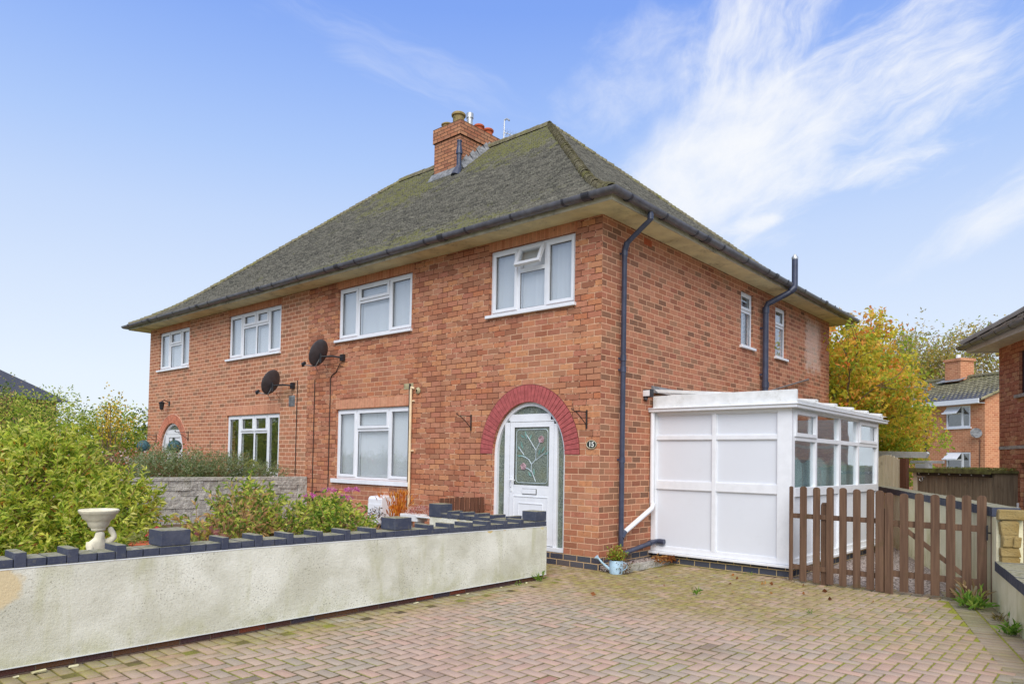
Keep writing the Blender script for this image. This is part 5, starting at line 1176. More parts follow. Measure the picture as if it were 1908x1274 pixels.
# white trough
tr = thing('white_trough', (-2.95, -.55, .26), 'white planter trough of pink heather in front of the low picket fence', 'planter')
m = MB(); m.box(-.42, -.1, .22, .0, .12, .33); m.box(-.02, -.12, .29, .45, .10, .315); m.box(-.38, -.06, 0, -.3, .08, .22); m.box(-.1, -.06, 0, -.02, .08, .22); m.build('trough', m_upvc_w, tr, bevel=.01)
lv = Leaves(6); p_, d_ = blobpts(lv.rs, 500, (-3.0, -.55, .62), (.30, .12, .10), .5); lv.add(p_, d_+[0, 0, .5], .035, .010, [lin(222, 176, 170), lin(196, 110, 100), lin(236, 214, 204), lin(170, 110, 84)]); tag(lv.build('heather'), 'pale pink and rust heather growing in the white trough', 'plant')

# ------------------------------------------------------------------ vegetation
G1 = [lin(204, 212, 88), lin(184, 202, 78), lin(220, 224, 112), lin(150, 172, 62), lin(212, 210, 92), lin(118, 144, 52), lin(226, 220, 130)]
G2 = [lin(120, 150, 50), lin(150, 170, 60), lin(96, 128, 44), lin(170, 180, 70), lin(76, 106, 38), lin(180, 176, 80), lin(200, 190, 100)]
def shrub(name, label, cat, blobs, nsh, k, ll, lw, pal, seed, sl=.28, upb=.5, stemmat=None, accents=None, base=None, group=None, stemfrac=.3):
    cxy = base or (blobs[0][0][0], blobs[0][0][1], .26)
    t = thing(name, cxy, label, cat, group); lv = Leaves(seed); rs = lv.rs; mb = MB(); tot = sum(b[2] for b in blobs)
    for (c, r, wgt) in blobs:
        n = int(nsh*wgt/tot); P, D_ = blobpts(rs, n, c, r, .55, -.75); dr = D_+rs.normal(0, .35, D_.shape); dr[:, 2] += upb; dr /= np.linalg.norm(dr, axis=1, keepdims=True)
        T = P+dr*sl*rs.uniform(.4, 1.2, (len(P), 1)); shoots(lv, P, T, k, ll, lw, pal, 1.0)
        # inner leaves fill the volume
        P2, D2 = blobpts(rs, n*k//3, c, np.array(r)*.86, .8, -.9); lv.add(P2, D2+rs.normal(0, .6, D2.shape), ll, lw, pal[3:6]+pal[3:4])
        if accents:
            P3, D3 = blobpts(rs, int(n*accents[1]), c, np.array(r)*1.03, .2, -.6); lv.add(P3, D3, accents[2], accents[3], accents[0])
        sel = rs.random(len(P)) < stemfrac; stems(mb, P[sel]-np.array(cxy), T[sel]-np.array(cxy), .004, .002)
    P, D_ = blobpts(rs, 14, blobs[0][0], np.array(blobs[0][1])*.8, .5, 0); stems(mb, np.tile([[0, 0, 0]], (len(P), 1))+rs.normal(0, .05, (len(P), 3))*[1, 1, 0], P-np.array(cxy), .016, .006)
    o = lv.build('leaves', t); o.location = -Vector(cxy)
    mb.build('stems', stemmat or m_twig, t)
    return t
# big shrub on the left
shrub('garden_shrub', 'large bright green leafy shrub filling the left of the garden behind the bird bath', 'shrub',
      [((-3.2, -5.75, .75), (.85, .80, .80), 3), ((-3.1, -5.05, .62), (.75, .50, .60), 2), ((-3.9, -6.8, .85), (.9, .8, .85), 2.4), ((-2.5, -6.7, .62), (.7, .7, .60), 1.8), ((-3.4, -5.6, 1.35), (.45, .5, .30), .8), ((-2.3, -5.55, .52), (.45, .40, .45), 1.0), ((-1.9, -6.5, .45), (.5, .5, .38), .8)],
      2500, 14, .075, .024, G1, 21, .24, .6, accents=([lin(206, 150, 60), lin(190, 176, 70), lin(160, 110, 60)], .55, .06, .022), base=(-3.1, -6.0, .26), stemfrac=.25)
# middle bed: several plants
PG = [lin(206, 214, 88), lin(210, 214, 100), lin(140, 170, 62), lin(116, 148, 54), lin(200, 202, 108), lin(104, 134, 54)]
shrub('peony_clump', 'half faded green and tan clump of stems left of centre behind the wall coping', 'plant', [((-1.9, -4.35, .50), (.5, .38, .24), 1), ((-2.1, -4.0, .66), (.4, .32, .26), .9)], 170, 8, .075, .032, [lin(186, 200, 84), lin(206, 210, 104), lin(214, 178, 120), lin(130, 150, 66), lin(190, 150, 100), lin(104, 120, 56)], 31, .28, .9, accents=([lin(200, 150, 110), lin(214, 176, 120)], 1.0, .07, .02), base=(-1.9, -4.2, .26), stemfrac=1.0)
shrub('leafy_perennial', 'fresh green rose like plant with brown stems against the grey stone wall', 'plant', [((-2.3, -3.45, .52), (.45, .36, .28), 1), ((-2.9, -3.5, .82), (.35, .3, .24), .7)], 170, 8, .07, .034, PG, 32, .26, .9, base=(-2.4, -3.5, .26), stemfrac=1.0)
shrub('green_perennial', 'bushy green plant at the right end of the flower bed, under pink flowers', 'plant', [((-2.1, -2.75, .52), (.5, .36, .26), 1), ((-2.6, -2.6, .66), (.42, .32, .20), .8)], 260, 9, .065, .030, PG, 33, .20, .7, base=(-2.3, -2.7, .26), stemfrac=.6)
shrub('purple_leaved_plant', 'low plant with dusky pink and yellow leaves right of the left wall pillar', 'plant', [((-1.35, -4.85, .52), (.26, .28, .14), 1)], 70, 7, .075, .045, [lin(190, 140, 120), lin(170, 110, 110), lin(206, 180, 90), lin(150, 160, 80), lin(130, 120, 70)], 34, .12, .4, base=(-1.35, -4.85, .26))
lv = Leaves(35); sed = thing('sedum', (-3.95, -1.5, .26), 'bright pink flower heads against the brick wall under the cable', 'flower')
for c in ((-4.0, -1.55, .93), (-3.75, -1.3, .95), (-3.6, -1.55, .84), (-4.45, -1.6, .82)):
    l2 = Leaves(int(c[0]*-100)); p_, d_ = blobpts(l2.rs, 110, c, (.10, .10, .035), .6, -.2); l2.add(p_, d_, .05, .012, [lin(226, 120, 190), lin(206, 96, 176), lin(238, 160, 210)])
    o = l2.build('flower_head', sed); o.location = -Vector(sed.location)
p_, d_ = blobpts(lv.rs, 160, (-3.95, -1.5, .62), (.45, .3, .26), .8, -.6); lv.add(p_, d_+[0, 0, .8], .07, .014, PG)
o = lv.build('leaves', sed); o.location = -Vector(sed.location)
lv = Leaves(36); rs_ = lv.rs; n = 420; b0 = np.array([-3.70, -.42, .26])+rs_.normal(0, .045, (n, 3))*[1, 1, .2]; dr = rs_.normal(0, .18, (n, 3)); dr[:, 2] = 1; P = b0+dr*rs_.uniform(.1, .62, (n, 1)); lv.add(P, dr, .10, .022, [lin(226, 150, 60), lin(206, 124, 50), lin(236, 178, 80), lin(190, 110, 44)], .1)
og = thing('orange_plant', (-3.70, -.42, .26), 'upright orange gold autumn plant beside the cream wall pipe', 'plant'); o = lv.build('leaves', og); o.location = -Vector(og.location)
lv = Leaves(37); vp = thing('speckled_plant', (-3.52, -1.0, .26), 'small dark and cream speckled plant in front of the white meter box', 'plant'); p_, d_ = blobpts(lv.rs, 240, (-3.52, -1.0, .56), (.13, .13, .13), .8, -.6); lv.add(p_, d_, .035, .016, [lin(90, 70, 66), lin(230, 214, 186), lin(120, 104, 84), lin(70, 60, 60)])
o = lv.build('leaves', vp); o.location = -Vector(vp.location)
m = MB(); stems(m, [(0, 0, 0)]*6, [(.08*math.cos(k), .08*math.sin(k), .28) for k in range(6)]); m.build('stems', m_twig, vp)
lv = Leaves(38); p_, d_ = blobpts(lv.rs, 60, (-2.6, -1.95, .50), (.10, .14, .14), .8, -.6); lv.add(p_, d_, .07, .05, [lin(214, 224, 160), lin(236, 240, 206), lin(180, 200, 120)])
p_, d_ = blobpts(lv.rs, 60, (-3.0, -1.9, .60), (.35, .4, .25), .9, -.6); lv.add(p_, d_, .022, .018, [lin(236, 190, 186), lin(236, 220, 210)])
tag(lv.build('pale_leaved_plant'), 'pale yellow and white leaved plant below the meter box', 'plant')
# neighbour's shrubs above the stone wall
SG = [lin(168, 182, 136), lin(194, 204, 170), lin(142, 160, 106), lin(120, 138, 88), lin(156, 172, 120), lin(108, 126, 80)]
shrub('lavender_bush', 'grey green lavender bush spilling over the grey stone wall', 'shrub', [((-7.7, -2.4, 1.12), (.5, .7, .34), 1), ((-7.8, -1.4, 1.08), (.5, .7, .32), 1), ((-7.6, -.75, 1.0), (.35, .5, .18), .5)], 1300, 12, .055, .009, SG, 41, .26, .55, base=(-7.9, -1.8, .5), stemfrac=.2)
RG = [lin(150, 160, 92), lin(124, 140, 70), lin(180, 130, 90), lin(104, 120, 58), lin(140, 130, 80), lin(116, 126, 66)]
shrub('rose_bushes', 'straggly bushes with white and pink flowers by the far arched door', 'shrub', [((-9.6, -3.0, 1.05), (.8, .8, .42), 1), ((-10.4, -2.0, 1.05), (.9, .7, .45), 1), ((-9.2, -1.6, 1.2), (.6, .5, .3), .6)], 420, 9, .055, .030, RG, 42, .3, .6, accents=([lin(240, 226, 218), lin(228, 168, 160), lin(226, 196, 190), lin(214, 110, 100)], 1.6, .05, .045), base=(-9.8, -2.2, .5), stemfrac=.5)
for (x, y, lab) in ((-12.0, -.5, 'round teal garden ball in front of the far arched door'), (-13.85, -.5, 'round teal garden ball left of the far arched doorway')):
    t = thing('garden_ball', (x, y, .4), lab, 'garden ornament', 'teal garden balls'); m = MB(); m.lathe([(.19*math.sin(a), -.19*math.cos(a)) for a in np.linspace(0.01, 3.13, 16)], (0, 0, 1.27), 24) if False else m.lathe([(.16*math.sin(a), -.16*math.cos(a)) for a in np.linspace(0.01, 3.13, 16)], (0, 0, 1.25), 24); m.build('ball', paint('teal_glaze', lin(54, 92, 100), .7, .3, nscale=26), t, smooth=True)
    m = MB(); m.tube([(0, 0, 0), (0, 0, 1.1)], .02, 6); m.build('stake', m_black, t)
# hydrangea flower by neighbour window
t = thing('potted_flower', (-8.72, -.28, .5), 'round yellow green flower head on a stem in front of the far ground floor window', 'flower')
lv = Leaves(44); p_, d_ = blobpts(lv.rs, 420, (0, 0, .72), (.14, .14, .14), .25, -1); lv.add(p_, d_, .035, .03, [lin(206, 206, 96), lin(186, 190, 80), lin(220, 216, 120)]); lv.build('flower_head', t)
m = MB(); m.tube([(0, 0, 0), (.01, 0, .65)], .01, 6); m.build('stem', m_twig, t)
# background hedge on the left
HG = [lin(178, 192, 80), lin(196, 206, 90), lin(156, 178, 66), lin(130, 156, 58), lin(198, 198, 104), lin(92, 118, 44), lin(214, 204, 108)]
def bigbush(name, label, cat, blobs, n, ll, lw, pal, seed, base, group=None, cl=9, clr=.22):
    t = thing(name, base, label, cat, group); lv = Leaves(seed); rs = lv.rs; tot = sum(b[2] for b in blobs)
    for (c, r, wgt) in blobs:
        k = int(n*wgt/tot/cl); P, D_ = blobpts(rs, k, c, r, .7, -.85); P = P+rs.normal(0, .12, P.shape)
        Q = (P[:, None]+rs.normal(0, clr*.5, (len(P), cl, 3))).reshape(-1, 3); A_ = np.repeat(D_, cl, 0)+rs.normal(0, .7, (len(Q), 3))
        pi = rs.integers(0, len(pal), len(P)); 
        for j in range(len(pal)):
            s = np.repeat(pi == j, cl)
            if s.any(): lv.add(Q[s], A_[s], ll, lw, [pal[j], pal[j], pal[(j+1) % len(pal)]])
    o = lv.build('foliage', t); o.location = -Vector(base); return t
def trunk_set(t, base, blobs, r0=.1, seed=1, mat=None, n=26, name='branches'):
    rs = np.random.default_rng(seed); mb = MB()
    for (c, r, wgt) in blobs:
        P, D_ = blobpts(rs, n, c, np.array(r)*.92, .5, -.3)
        for p in P:
            b_ = Vector((0, 0, 0)); e = Vector(p)-Vector(base); mid = Vector((e.x*.25, e.y*.25, e.z*.45)); mid2 = Vector((e.x*.6, e.y*.6, e.z*.75))+Vector(rs.normal(0, .1, 3)); mb.tube([b_, mid, mid2, e], [r0*.35, r0*.25, r0*.14, .012], 5, cap=False)
    mb.build(name, mat or m_bark, t)
bl = [((-17.4, -4.6, .95), (1.7, 2.2, 1.85), 3)]
t = bigbush('hedge_shrub', 'tall yellow green garden shrub at the far left edge beyond the bright shrub', 'shrub', bl, 26000, .085, .05, HG, 51, (-17.4, -4.6, 0)); trunk_set(t, (-17.4, -4.6, 0), bl, .15, 1)
bl = [((-17.5, -1.7, 1.3), (1.6, 1.9, 1.75), 3), ((-16.9, -.1, 1.35), (1.0, 1.1, 1.5), 1.4)]
t = bigbush('hedge_shrub', 'tall green garden shrub left of the browner house, above the wooden fence', 'shrub', bl, 28000, .08, .046, HG, 52, (-17.3, -1.3, 0)); trunk_set(t, (-17.3, -1.3, 0), bl, .15, 2)
bl = [((-18.3, -3.0, 2.9), (.9, 1.0, .6), 1)]
t = bigbush('wispy_shrub', 'thin open branches with few leaves rising above the left hedge', 'shrub', bl, 800, .08, .04, [lin(150, 160, 84), lin(120, 130, 70), lin(170, 150, 110)], 53, (-18.3, -3.3, 0), cl=5, clr=.2); trunk_set(t, (-18.3, -3.3, 0), bl, .10, 3, m_twig, 34)
bl = [((-22, -7, 1.3), (3, 3, 2.3), 1), ((-24, -2, 1.4), (3, 3.2, 2.3), 1), ((-22.5, 4, 1.2), (3, 3.2, 2.0), 1)]
t = bigbush('dark_hedge', 'dark green hedge behind the brighter shrubs at the far left', 'hedge', bl, 26000, .12, .08, [lin(70, 92, 44), lin(88, 112, 50), lin(56, 76, 38), lin(100, 120, 54)], 54, (-23, -2, 0)); trunk_set(t, (-23, -2, 0), bl, .2, 4)
bl = [((-15.25, -.75, 2.2), (.32, .42, .85), 1)]
t = bigbush('yellow_sapling', 'slender sapling with yellow leaves against the left corner of the houses', 'tree', bl, 480, .07, .055, [lin(226, 190, 60), lin(206, 176, 60), lin(236, 206, 96), lin(170, 160, 60)], 55, (-15.25, -.75, 0), cl=4, clr=.16); trunk_set(t, (-15.25, -.75, 0), bl, .09, 5, m_bark, 12)
fe = thing('wooden_fence', (-16.2, 1.5, 0), 'light new timber board fence at the left corner of the browner house', 'fence')
for k in range(30): m = MB(); x = -5+k*.125*1.5; m.box(x, -.012, 0, x+.17, .012, 1.52, jit=.003); m.build('board', m_newwood, fe) if k < 36 else None
m = MB(); m.box(-5, .013, 1.2, .9, .05, 1.28); m.build('rail', m_newwood, fe)
# autumn tree
def tree(name, label, pos, H, crown, nl, ll, lw, pal, seed, lean=(0, 0), leafmat_=None, tr=.16, cl=12, clr=.3, levels=4, barkm=None, cat='tree', blobs=None):
    t = thing(name, pos, label, cat); rs = np.random.default_rng(seed); tips = []
    mb = MB(); lb = MB()
    def grow(p, d, L_, r, lev):
        pts = [p]; q = p.copy(); dd = d.copy(); n_ = 4
        for i in range(n_):
            dd = (dd+Vector(rs.normal(0, .13, 3))+Vector((0, 0, .05))).normalized(); q = q+dd*L_/n_; pts.append(q.copy())
            if lev >= 2: tips.append((q.copy(), dd.copy()))
        (mb if lev == 0 else lb).tube(pts, [r*(1-.45*i/n_) for i in range(n_+1)], 7 if lev < 2 else 4, cap=False)
        if lev < levels:
            for k in range(rs.integers(3, 5) if lev else 6):
                u = rs.uniform(.35, 1.0) if lev else rs.uniform(.45, 1.0); i = min(n_, int(u*n_)+1); a = rs.uniform(0, 2*math.pi); sp_ = rs.uniform(.5, .95) if lev else rs.uniform(.4, .9)
                o1 = dd.orthogonal().normalized(); o2 = dd.cross(o1); nd = (dd*(1-sp_*.45)+(o1*math.cos(a)+o2*math.sin(a))*sp_).normalized(); grow(pts[i], nd, L_*rs.uniform(.55, .78), r*.5, lev+1)
    grow(Vector((0, 0, 0)), Vector((lean[0], lean[1], 1)).normalized(), H*.42, tr, 0)
    mb.build('trunk', barkm or m_bark, t, smooth=True); lb.build('branches', barkm or m_bark, t)
    T = np.array([tuple(p) for p, _ in tips]); lv = Leaves(seed+1); rs2 = lv.rs
    if blobs:
        for (c, r, n_) in blobs:
            P_, _ = blobpts(rs2, n_, c, r, .8, -1); T = np.concatenate([T, P_+rs2.normal(0, .18, P_.shape)])
    idx = rs2.integers(0, len(T), nl//cl); hue = rs2.random(len(idx))
    C_ = T[idx]+rs2.normal(0, clr*.6, (len(idx), 3)); Q = C_[:, None]+rs2.normal(0, clr*.45, (len(idx), cl, 3))
    grp = np.clip((hue*.6+(C_[:, 2]/H)*.35+rs2.normal(0, .12, len(idx)))*len(pal), 0, len(pal)-1).astype(int)
    for j in range(len(pal)):
        s = grp == j
        if s.any():
            q = Q[s].reshape(-1, 3); a_ = rs2.normal(0, 1, q.shape); a_[:, 2] -= .4; lv.add(q, a_, ll, lw, pal[j], .2)
    lv.build('leaves', t); return t
AU = [[lin(172, 190, 70), lin(146, 172, 64), lin(186, 198, 76)], [lin(150, 172, 66), lin(176, 190, 72)], [lin(206, 200, 66), lin(176, 180, 60), lin(216, 202, 74)], [lin(222, 196, 70), lin(204, 186, 64), lin(168, 174, 60)], [lin(228, 178, 74), lin(216, 190, 74), lin(236, 190, 94)], [lin(232, 158, 78), lin(222, 140, 76), lin(216, 180, 76)]]
tree('autumn_tree', 'autumn cherry tree with green, yellow and orange leaves behind the white conservatory', (-.3, 12.9, -.9), 6.4, None, 38000, .12, .070, AU, 61, (-.03, .02), tr=.15, clr=.20, blobs=[((-.1, -.2, 3.7), (1.7, 1.9, 1.9), 900), ((.1, 0, 5.2), (1.2, 1.3, 1.1), 300), ((.9, .2, 2.9), (.9, .9, .9), 200)])
BT = [[lin(176, 176, 96), lin(190, 184, 104)], [lin(156, 164, 80), lin(180, 178, 84)], [lin(206, 180, 90), lin(170, 156, 100)], [lin(186, 170, 150), lin(170, 150, 120)]]
mtw = paint('pale_twigs', lin(168, 156, 140), .9, .15)
for i, (x, y, h, s, lab) in enumerate(((-7.5, 47, 12.5, 71, 'bare grey brown tree on the skyline behind the autumn tree'), (-3.5, 49, 13.0, 72, 'thin grey and yellow tree on the skyline above the far chimney'), (-.2, 46, 11.8, 73, 'twiggy tree on the skyline next to the eaves of the right house'))):
    tree('bare_tree', lab, (x, y, -1.2), h, None, 15000, .22, .11, BT, s, tr=.16, cl=6, clr=.5, barkm=mtw)

# ------------------------------------------------------------------ right hand house
rh = thing('right_brick_house', (3.44, 8.8, -1.02), 'brick house at the right edge with overhanging eaves and a dark framed window', 'house', rz=math.atan2(-.894, .447))
RW = [(.90, 1.9, 3.86, 4.66)]; RDoor = [(.93, 1.75, .95, 2.60)]
ZS = SOFF
m = MB(); wall_holes(m, 0, 5.6, -.3, ZS, RW+RDoor, lambda u, z, d: (u, d, z)); m.quad((0, 0, -.3), (0, 8, -.3), (0, 8, ZS), (0, 0, ZS)); m.quad((5.6, 0, -.3), (5.6, 8, -.3), (5.6, 8, ZS), (5.6, 0, ZS)); m.quad((0, 8, -.3), (5.6, 8, -.3), (5.6, 8, ZS), (0, 8, ZS)); m.build('brick_wall', mb_right, rh)
m = MB(); m.box(-.42, -.42, ZS, 6.02, 8.4, ZS+.012); m.build('soffit', paint('soffit_white', lin(222, 214, 196), .6), rh)
m = MB(); m.box(-.43, -.43, ZS-.02, 6.03, -.41, ZS+.14); m.box(-.43, -.41, ZS-.02, -.41, 8.4, ZS+.14); m.build('fascia', m_upvc_w, rh)
gm = gutter([(-.51, 8.4, ZS+.12), (-.51, -.51, ZS+.12), (6.1, -.51, ZS+.12)]); o = gm.build('gutter', paint('gutter_light', lin(120, 124, 128), .4, .1), rh, smooth=True)
bm = MB()
for x in np.arange(-.4, 3, .6): collar(bm, (x, -.51, ZS+.12), (1, 0, 0), .076, .035)
bm.build('gutter_bracket', m_black, o)
rp = lambda d: .62*d
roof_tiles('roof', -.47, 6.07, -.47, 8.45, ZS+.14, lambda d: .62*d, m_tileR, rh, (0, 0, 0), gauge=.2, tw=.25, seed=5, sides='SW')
m = MB(); zt = ZS+.13; a_ = 3.27; m.add([(-.47, -.47, zt), (6.07, -.47, zt), (6.07, 8.45, zt), (-.47, 8.45, zt), (2.8, 2.8, zt+.62*a_), (2.8, 5.18, zt+.62*a_)], [(0, 1, 4), (1, 2, 5, 4), (2, 3, 5), (3, 0, 4, 5)]); m.build('roof_felt', m_tileL, rh)
m = ridge_pieces((-.47, -.47, ZS+.17), (2.8, 2.8, ZS+.17+.62*3.27), .09, .3); m.build('hip_tiles', paint('hip_grey', lin(110, 104, 98), .8), rh, smooth=True)
m_dkframe = paint('dark_brown_frame', lin(60, 40, 40), .5)
m = MB(); x0, x1, z0, z1 = RW[0]
for q in ((x0, z0, x0+.06, z1), (x1-.06, z0, x1, z1), (x0+.06, z0, x1-.06, z0+.06), (x0+.06, z1-.06, x1-.06, z1), (x0+.06, z0+.52, x1-.06, z0+.58)): m.box(q[0], .05, q[1], q[2], .11, q[3])
wf = m.build('window', m_dkframe, rh, bevel=.004)
m = MB(); m.box(x0+.06, .075, z0+.06, x1-.06, .08, z1-.06); m.build('pane', m_glass, wf); m = MB(); m.box(x0-.08, -.06, z0-.06, x1+.05, .05, z0-.003); m.build('sill', m_stone, wf); m = MB(); m.box(x0+.08, .066, z0+.59, x1-.5, .074, z1-.07); m.build('sash', m_upvc, wf)
x0, x1, z0, z1 = RDoor[0]; m = MB(); m.box(x0, .06, z0, x1, .12, z1); dd = m.build('door', paint('dark_red_door', lin(66, 30, 30), .35), rh, bevel=.003); m = MB(); m.box(x0+.05, .035, z0+.85, x0+.09, .06, z0+1.1); m.build('handle', m_metal, dd)
m = MB(); m.box(.0, -.012, 2.86, 3, 0, 2.92); m.build('string_course', m_stone, rh)
m = MB(); m.box(x0-.14, -.03, 1.72, x0-.06, 0, 1.86); m.build('doorbell', m_upvc, rh)
dk = thing('wooden_deck', (4.75, 6.0, -1.0), 'brown timber step with a teal mat outside the right house door', 'deck', rz=math.atan2(-.894, .447))
m = MB()
for k in range(7): m.box(-1.2, -.25+k*.16, .62+0, 1.6, -.25+k*.16+.145, .66)
m.box(-1.2, -.25, 0, 1.6, -.22, .61); m.build('boards', wood('wood_reddish', lin(128, 84, 66), lin(150, 104, 84), lin(90, 60, 50)), dk, bevel=.004)
m = MB(); m.box(-.9, .3, .66, .9, .8, .675); tag(m.build('door_mat', paint('teal_mat', lin(130, 176, 172), .9, .2, nscale=30)), 'teal mat on the brown timber step', 'mat'); mt = bpy.data.objects['door_mat']; mt.location = (4.75, 6.0, -1.0); mt.rotation_euler = (0, 0, math.atan2(-.894, .447))

# ------------------------------------------------------------------ shed, pale fence and pergola behind the boundary wall
def quadframe(p0, p1): # local frame: x from p0 to p1
    d = Vector(p1)-Vector(p0); return math.atan2(d.y, d.x), d.length
rz_, L_ = quadframe((1.98, 9.0), (3.45, 7.72))
sh = thing('garden_shed', (1.98, 9.0, -1.0), 'grey weathered timber shed wall with a mossy roof edge and dark studded strip', 'shed', rz=rz_)
for k in range(int(L_/.14)+1):
    m = MB(); x = k*.14; m.box(x, -.01+random.uniform(-.004, .004), 0, min(x+.135, L_), .02, 2.30, jit=.002); m.build('board', m_greywood, sh)
m = MB(); m.box(-.12, -.02, 0, -.0, .06, 2.42); m.build('corner_post', m_palewood, sh)
m = MB(); m.box(.0, -.03, 2.30, L_, .0, 2.37); m.build('felt_strip', m_black, sh)
m = MB()
for k in range(7): m.lathe([(0, .006), (.012, .004), (.014, 0)], (0, 0, 0), 8)
m = MB()
for k in range(7): x = .08+k*.285; m.tube([(x, -.03, 2.335), (x, -.042, 2.335)], .013, 8)
m.build('studs', m_upvc, sh)
m = MB(); m.box(-.15, -.10, 2.38, L_+.1, 1.6, 2.43); m.box(-.15, -.115, 2.36, L_+.1, -.10, 2.45); m.build('roof', paint('mossy_felt', lin(110, 108, 70), .95, .2, .1, dirt=lin(120, 130, 50), dirtamt=.9, bumpd=.01), sh)
m = MB(); m.box(-.05, .025, 0, L_+.05, 1.5, 2.375); m.build('inner_box', m_greywood, sh)
m = MB(); m.tube([(.16+.045*math.cos(a), -.05, 2.22+.045*math.sin(a)) for a in np.linspace(0, 6.28, 14)], .01, 6); m.box(.02, -.03, 2.255, .25, -.012, 2.285); m.build('ring_latch', m_metal, sh)
lvm = Leaves(77); n = 900; p_ = np.stack([lvm.rs.uniform(.5, L_+.05, n), lvm.rs.uniform(-.1, 1.2, n), np.full(n, 2.43)], 1); lvm.add(p_, np.tile([[0, 0, 1.0]], (n, 1))+lvm.rs.normal(0, .5, (n, 3)), .06, .03, [lin(150, 156, 90), lin(176, 170, 110), lin(126, 134, 70)]); lvm.build('moss', sh)
pf2 = thing('scalloped_fence_panel', (.70, 10.62, -1.0), 'pale weathered fence panel with a curved top beside the conservatory', 'fence', rz=quadframe((.70, 10.62), (1.45, 10.0))[0])
for k in range(9):
    m = MB(); x = k*.105; m.box(x, -.012, .9, x+.096, .012, 2.62+.12*math.sin(math.pi*(k+.5)/9), jit=.003); m.build('board', m_palewood, pf2)
m = MB(); m.box(.96, -.04, 0, 1.16, .04, 2.66); m.build('post', m_oldwood, pf2); m = MB(); m.box(-.12, -.04, 0, -.02, .04, 2.86); m.build('post', m_greywood, pf2)
pg = thing('white_pergola', (.5, 11.6, -1.0), 'white painted timber beam and post above the pale fence panel', 'pergola', rz=quadframe((.5, 11.6), (1.95, 10.6))[0])
m = MB(); m.prism([(-.3, 2.86), (1.62, 2.82), (1.66, 2.78), (1.60, 2.68), (-.3, 2.70)], 'y', -.03, .03); m.build('beam', m_upvc_w, pg, bevel=.005)
m = MB(); m.box(1.0, .1, 2.56, 1.95, .15, 2.62); m.box(1.45, .1, 0, 1.56, .2, 2.56); m.build('post', m_upvc_w, pg, bevel=.005)
m = MB(); m.box(1.0, .25, 1.5, 1.45, .28, 2.55); m.build('panel', m_panel, pg)

# ------------------------------------------------------------------ far house on the right
fh = thing('far_brick_house', (.68, 27.7, -1.3), 'distant brick house with a mossy gabled roof and open white window', 'house', rz=math.atan2(-.56, .83))
FE = 5.72
def FW(u, z, d): return (u, d, z)
fw1 = (-1.95, -.70, 4.53, 5.48); fw2 = (-1.95, -.70, 2.35, 3.45)
m = MB(); wall_holes(m, -14, 0, -.5, FE, [fw1, fw2], FW, .12); m.quad((0, 0, -.5), (0, 6.5, -.5), (0, 6.5, FE), (0, 0, FE)); m.add([(0, 0, FE), (0, 6.5, FE), (0, 3.25, FE+1.35)], [(0, 1, 2)]); m.quad((-14, 0, -.5), (-14, 6.5, -.5), (-14, 6.5, FE), (-14, 0, FE)); m.quad((-14, 6.5, -.5), (0, 6.5, -.5), (0, 6.5, FE), (-14, 6.5, FE))
m.build('brick_wall', mb_far, fh)
roof_o = None
rs = np.random.default_rng(9); Vv, Ff, Cc = [], [], []
for sd in (0, 1):
    for ci in range(13):
        for k in range(62):
            u0 = -14.2+k*.232; u1 = u0+.232; d0 = -.3+ci*.28; d1 = d0+.28; z0 = FE+.03+(d0+.0)*.415+.05; z1 = z0+.28*.415-.03; hmp = .035
            Y = lambda d: d if sd == 0 else 6.5-d
            o = len(Vv); um = (u0+u1)/2-.03
            Vv += [(u0, Y(d0), z0), (um, Y(d0), z0+hmp), (u1, Y(d0), z0), (u1, Y(d1), z1), (um, Y(d1), z1+hmp), (u0, Y(d1), z1)]; Ff += [(o, o+1, o+4, o+5), (o+1, o+2, o+3, o+4)]; Cc += [(rs.random(), .6 if ci > 9 else .4, 0)]*6
ro = colour_mesh('roof', np.array(Vv), np.array(Ff), np.array(Cc), m_tileF, fh)
m = ridge_pieces((-14.2, 3.25, FE+1.44), (.15, 3.25, FE+1.44), .12, .4); m.build('ridge_tiles', m_hip, ro, smooth=True)
m = MB(); m.add([(-14.2, -.3, FE-.02), (.12, -.3, FE-.02), (.12, 3.25, FE+1.38), (-14.2, 3.25, FE+1.38), (-14.2, 6.8, FE-.02), (.12, 6.8, FE-.02)], [(0, 1, 2, 3), (3, 2, 5, 4)]); m.build('roof_felt', m_tileL, ro)
m = MB(); m.box(-14.2, -.36, FE-.20, .0, -.30, FE+.0); m.box(-14.2, -.30, FE-.20, 0, 0, FE-.18); m.build('fascia', m_upvc, fh)
m = MB(); m.add([(.13, -.33, FE-.1), (.13, 3.25, FE+1.33), (.13, 3.25, FE+1.45), (.13, -.33, FE+.02), (.0, -.33, FE-.1), (.0, 3.25, FE+1.33)], [(0, 1, 2, 3), (0, 1, 5, 4)]); m.build('verge', m_mortar, fh)
m = MB(); m.box(-4.65, 2.75, FE+.7, -3.75, 3.55, FE+2.35); m.box(-4.71, 2.69, FE+2.25, -3.69, 3.61, FE+2.38); chf = m.build('chimney', mb_far, fh, label=None); m = MB(); m.lathe([(.12, 0), (.10, .22), (0, .24)], (-4.2, 3.1, FE+2.38), 12); m.build('chimney_pot', m_upvc_w, chf); m = MB(); m.add([(-4.9, 2.4, FE+1.22), (-3.5, 2.4, FE+1.22), (-3.5, 2.9, FE+1.42), (-4.9, 2.9, FE+1.42)], [(0, 1, 2, 3)]); m.build('flashing', m_lead, chf)
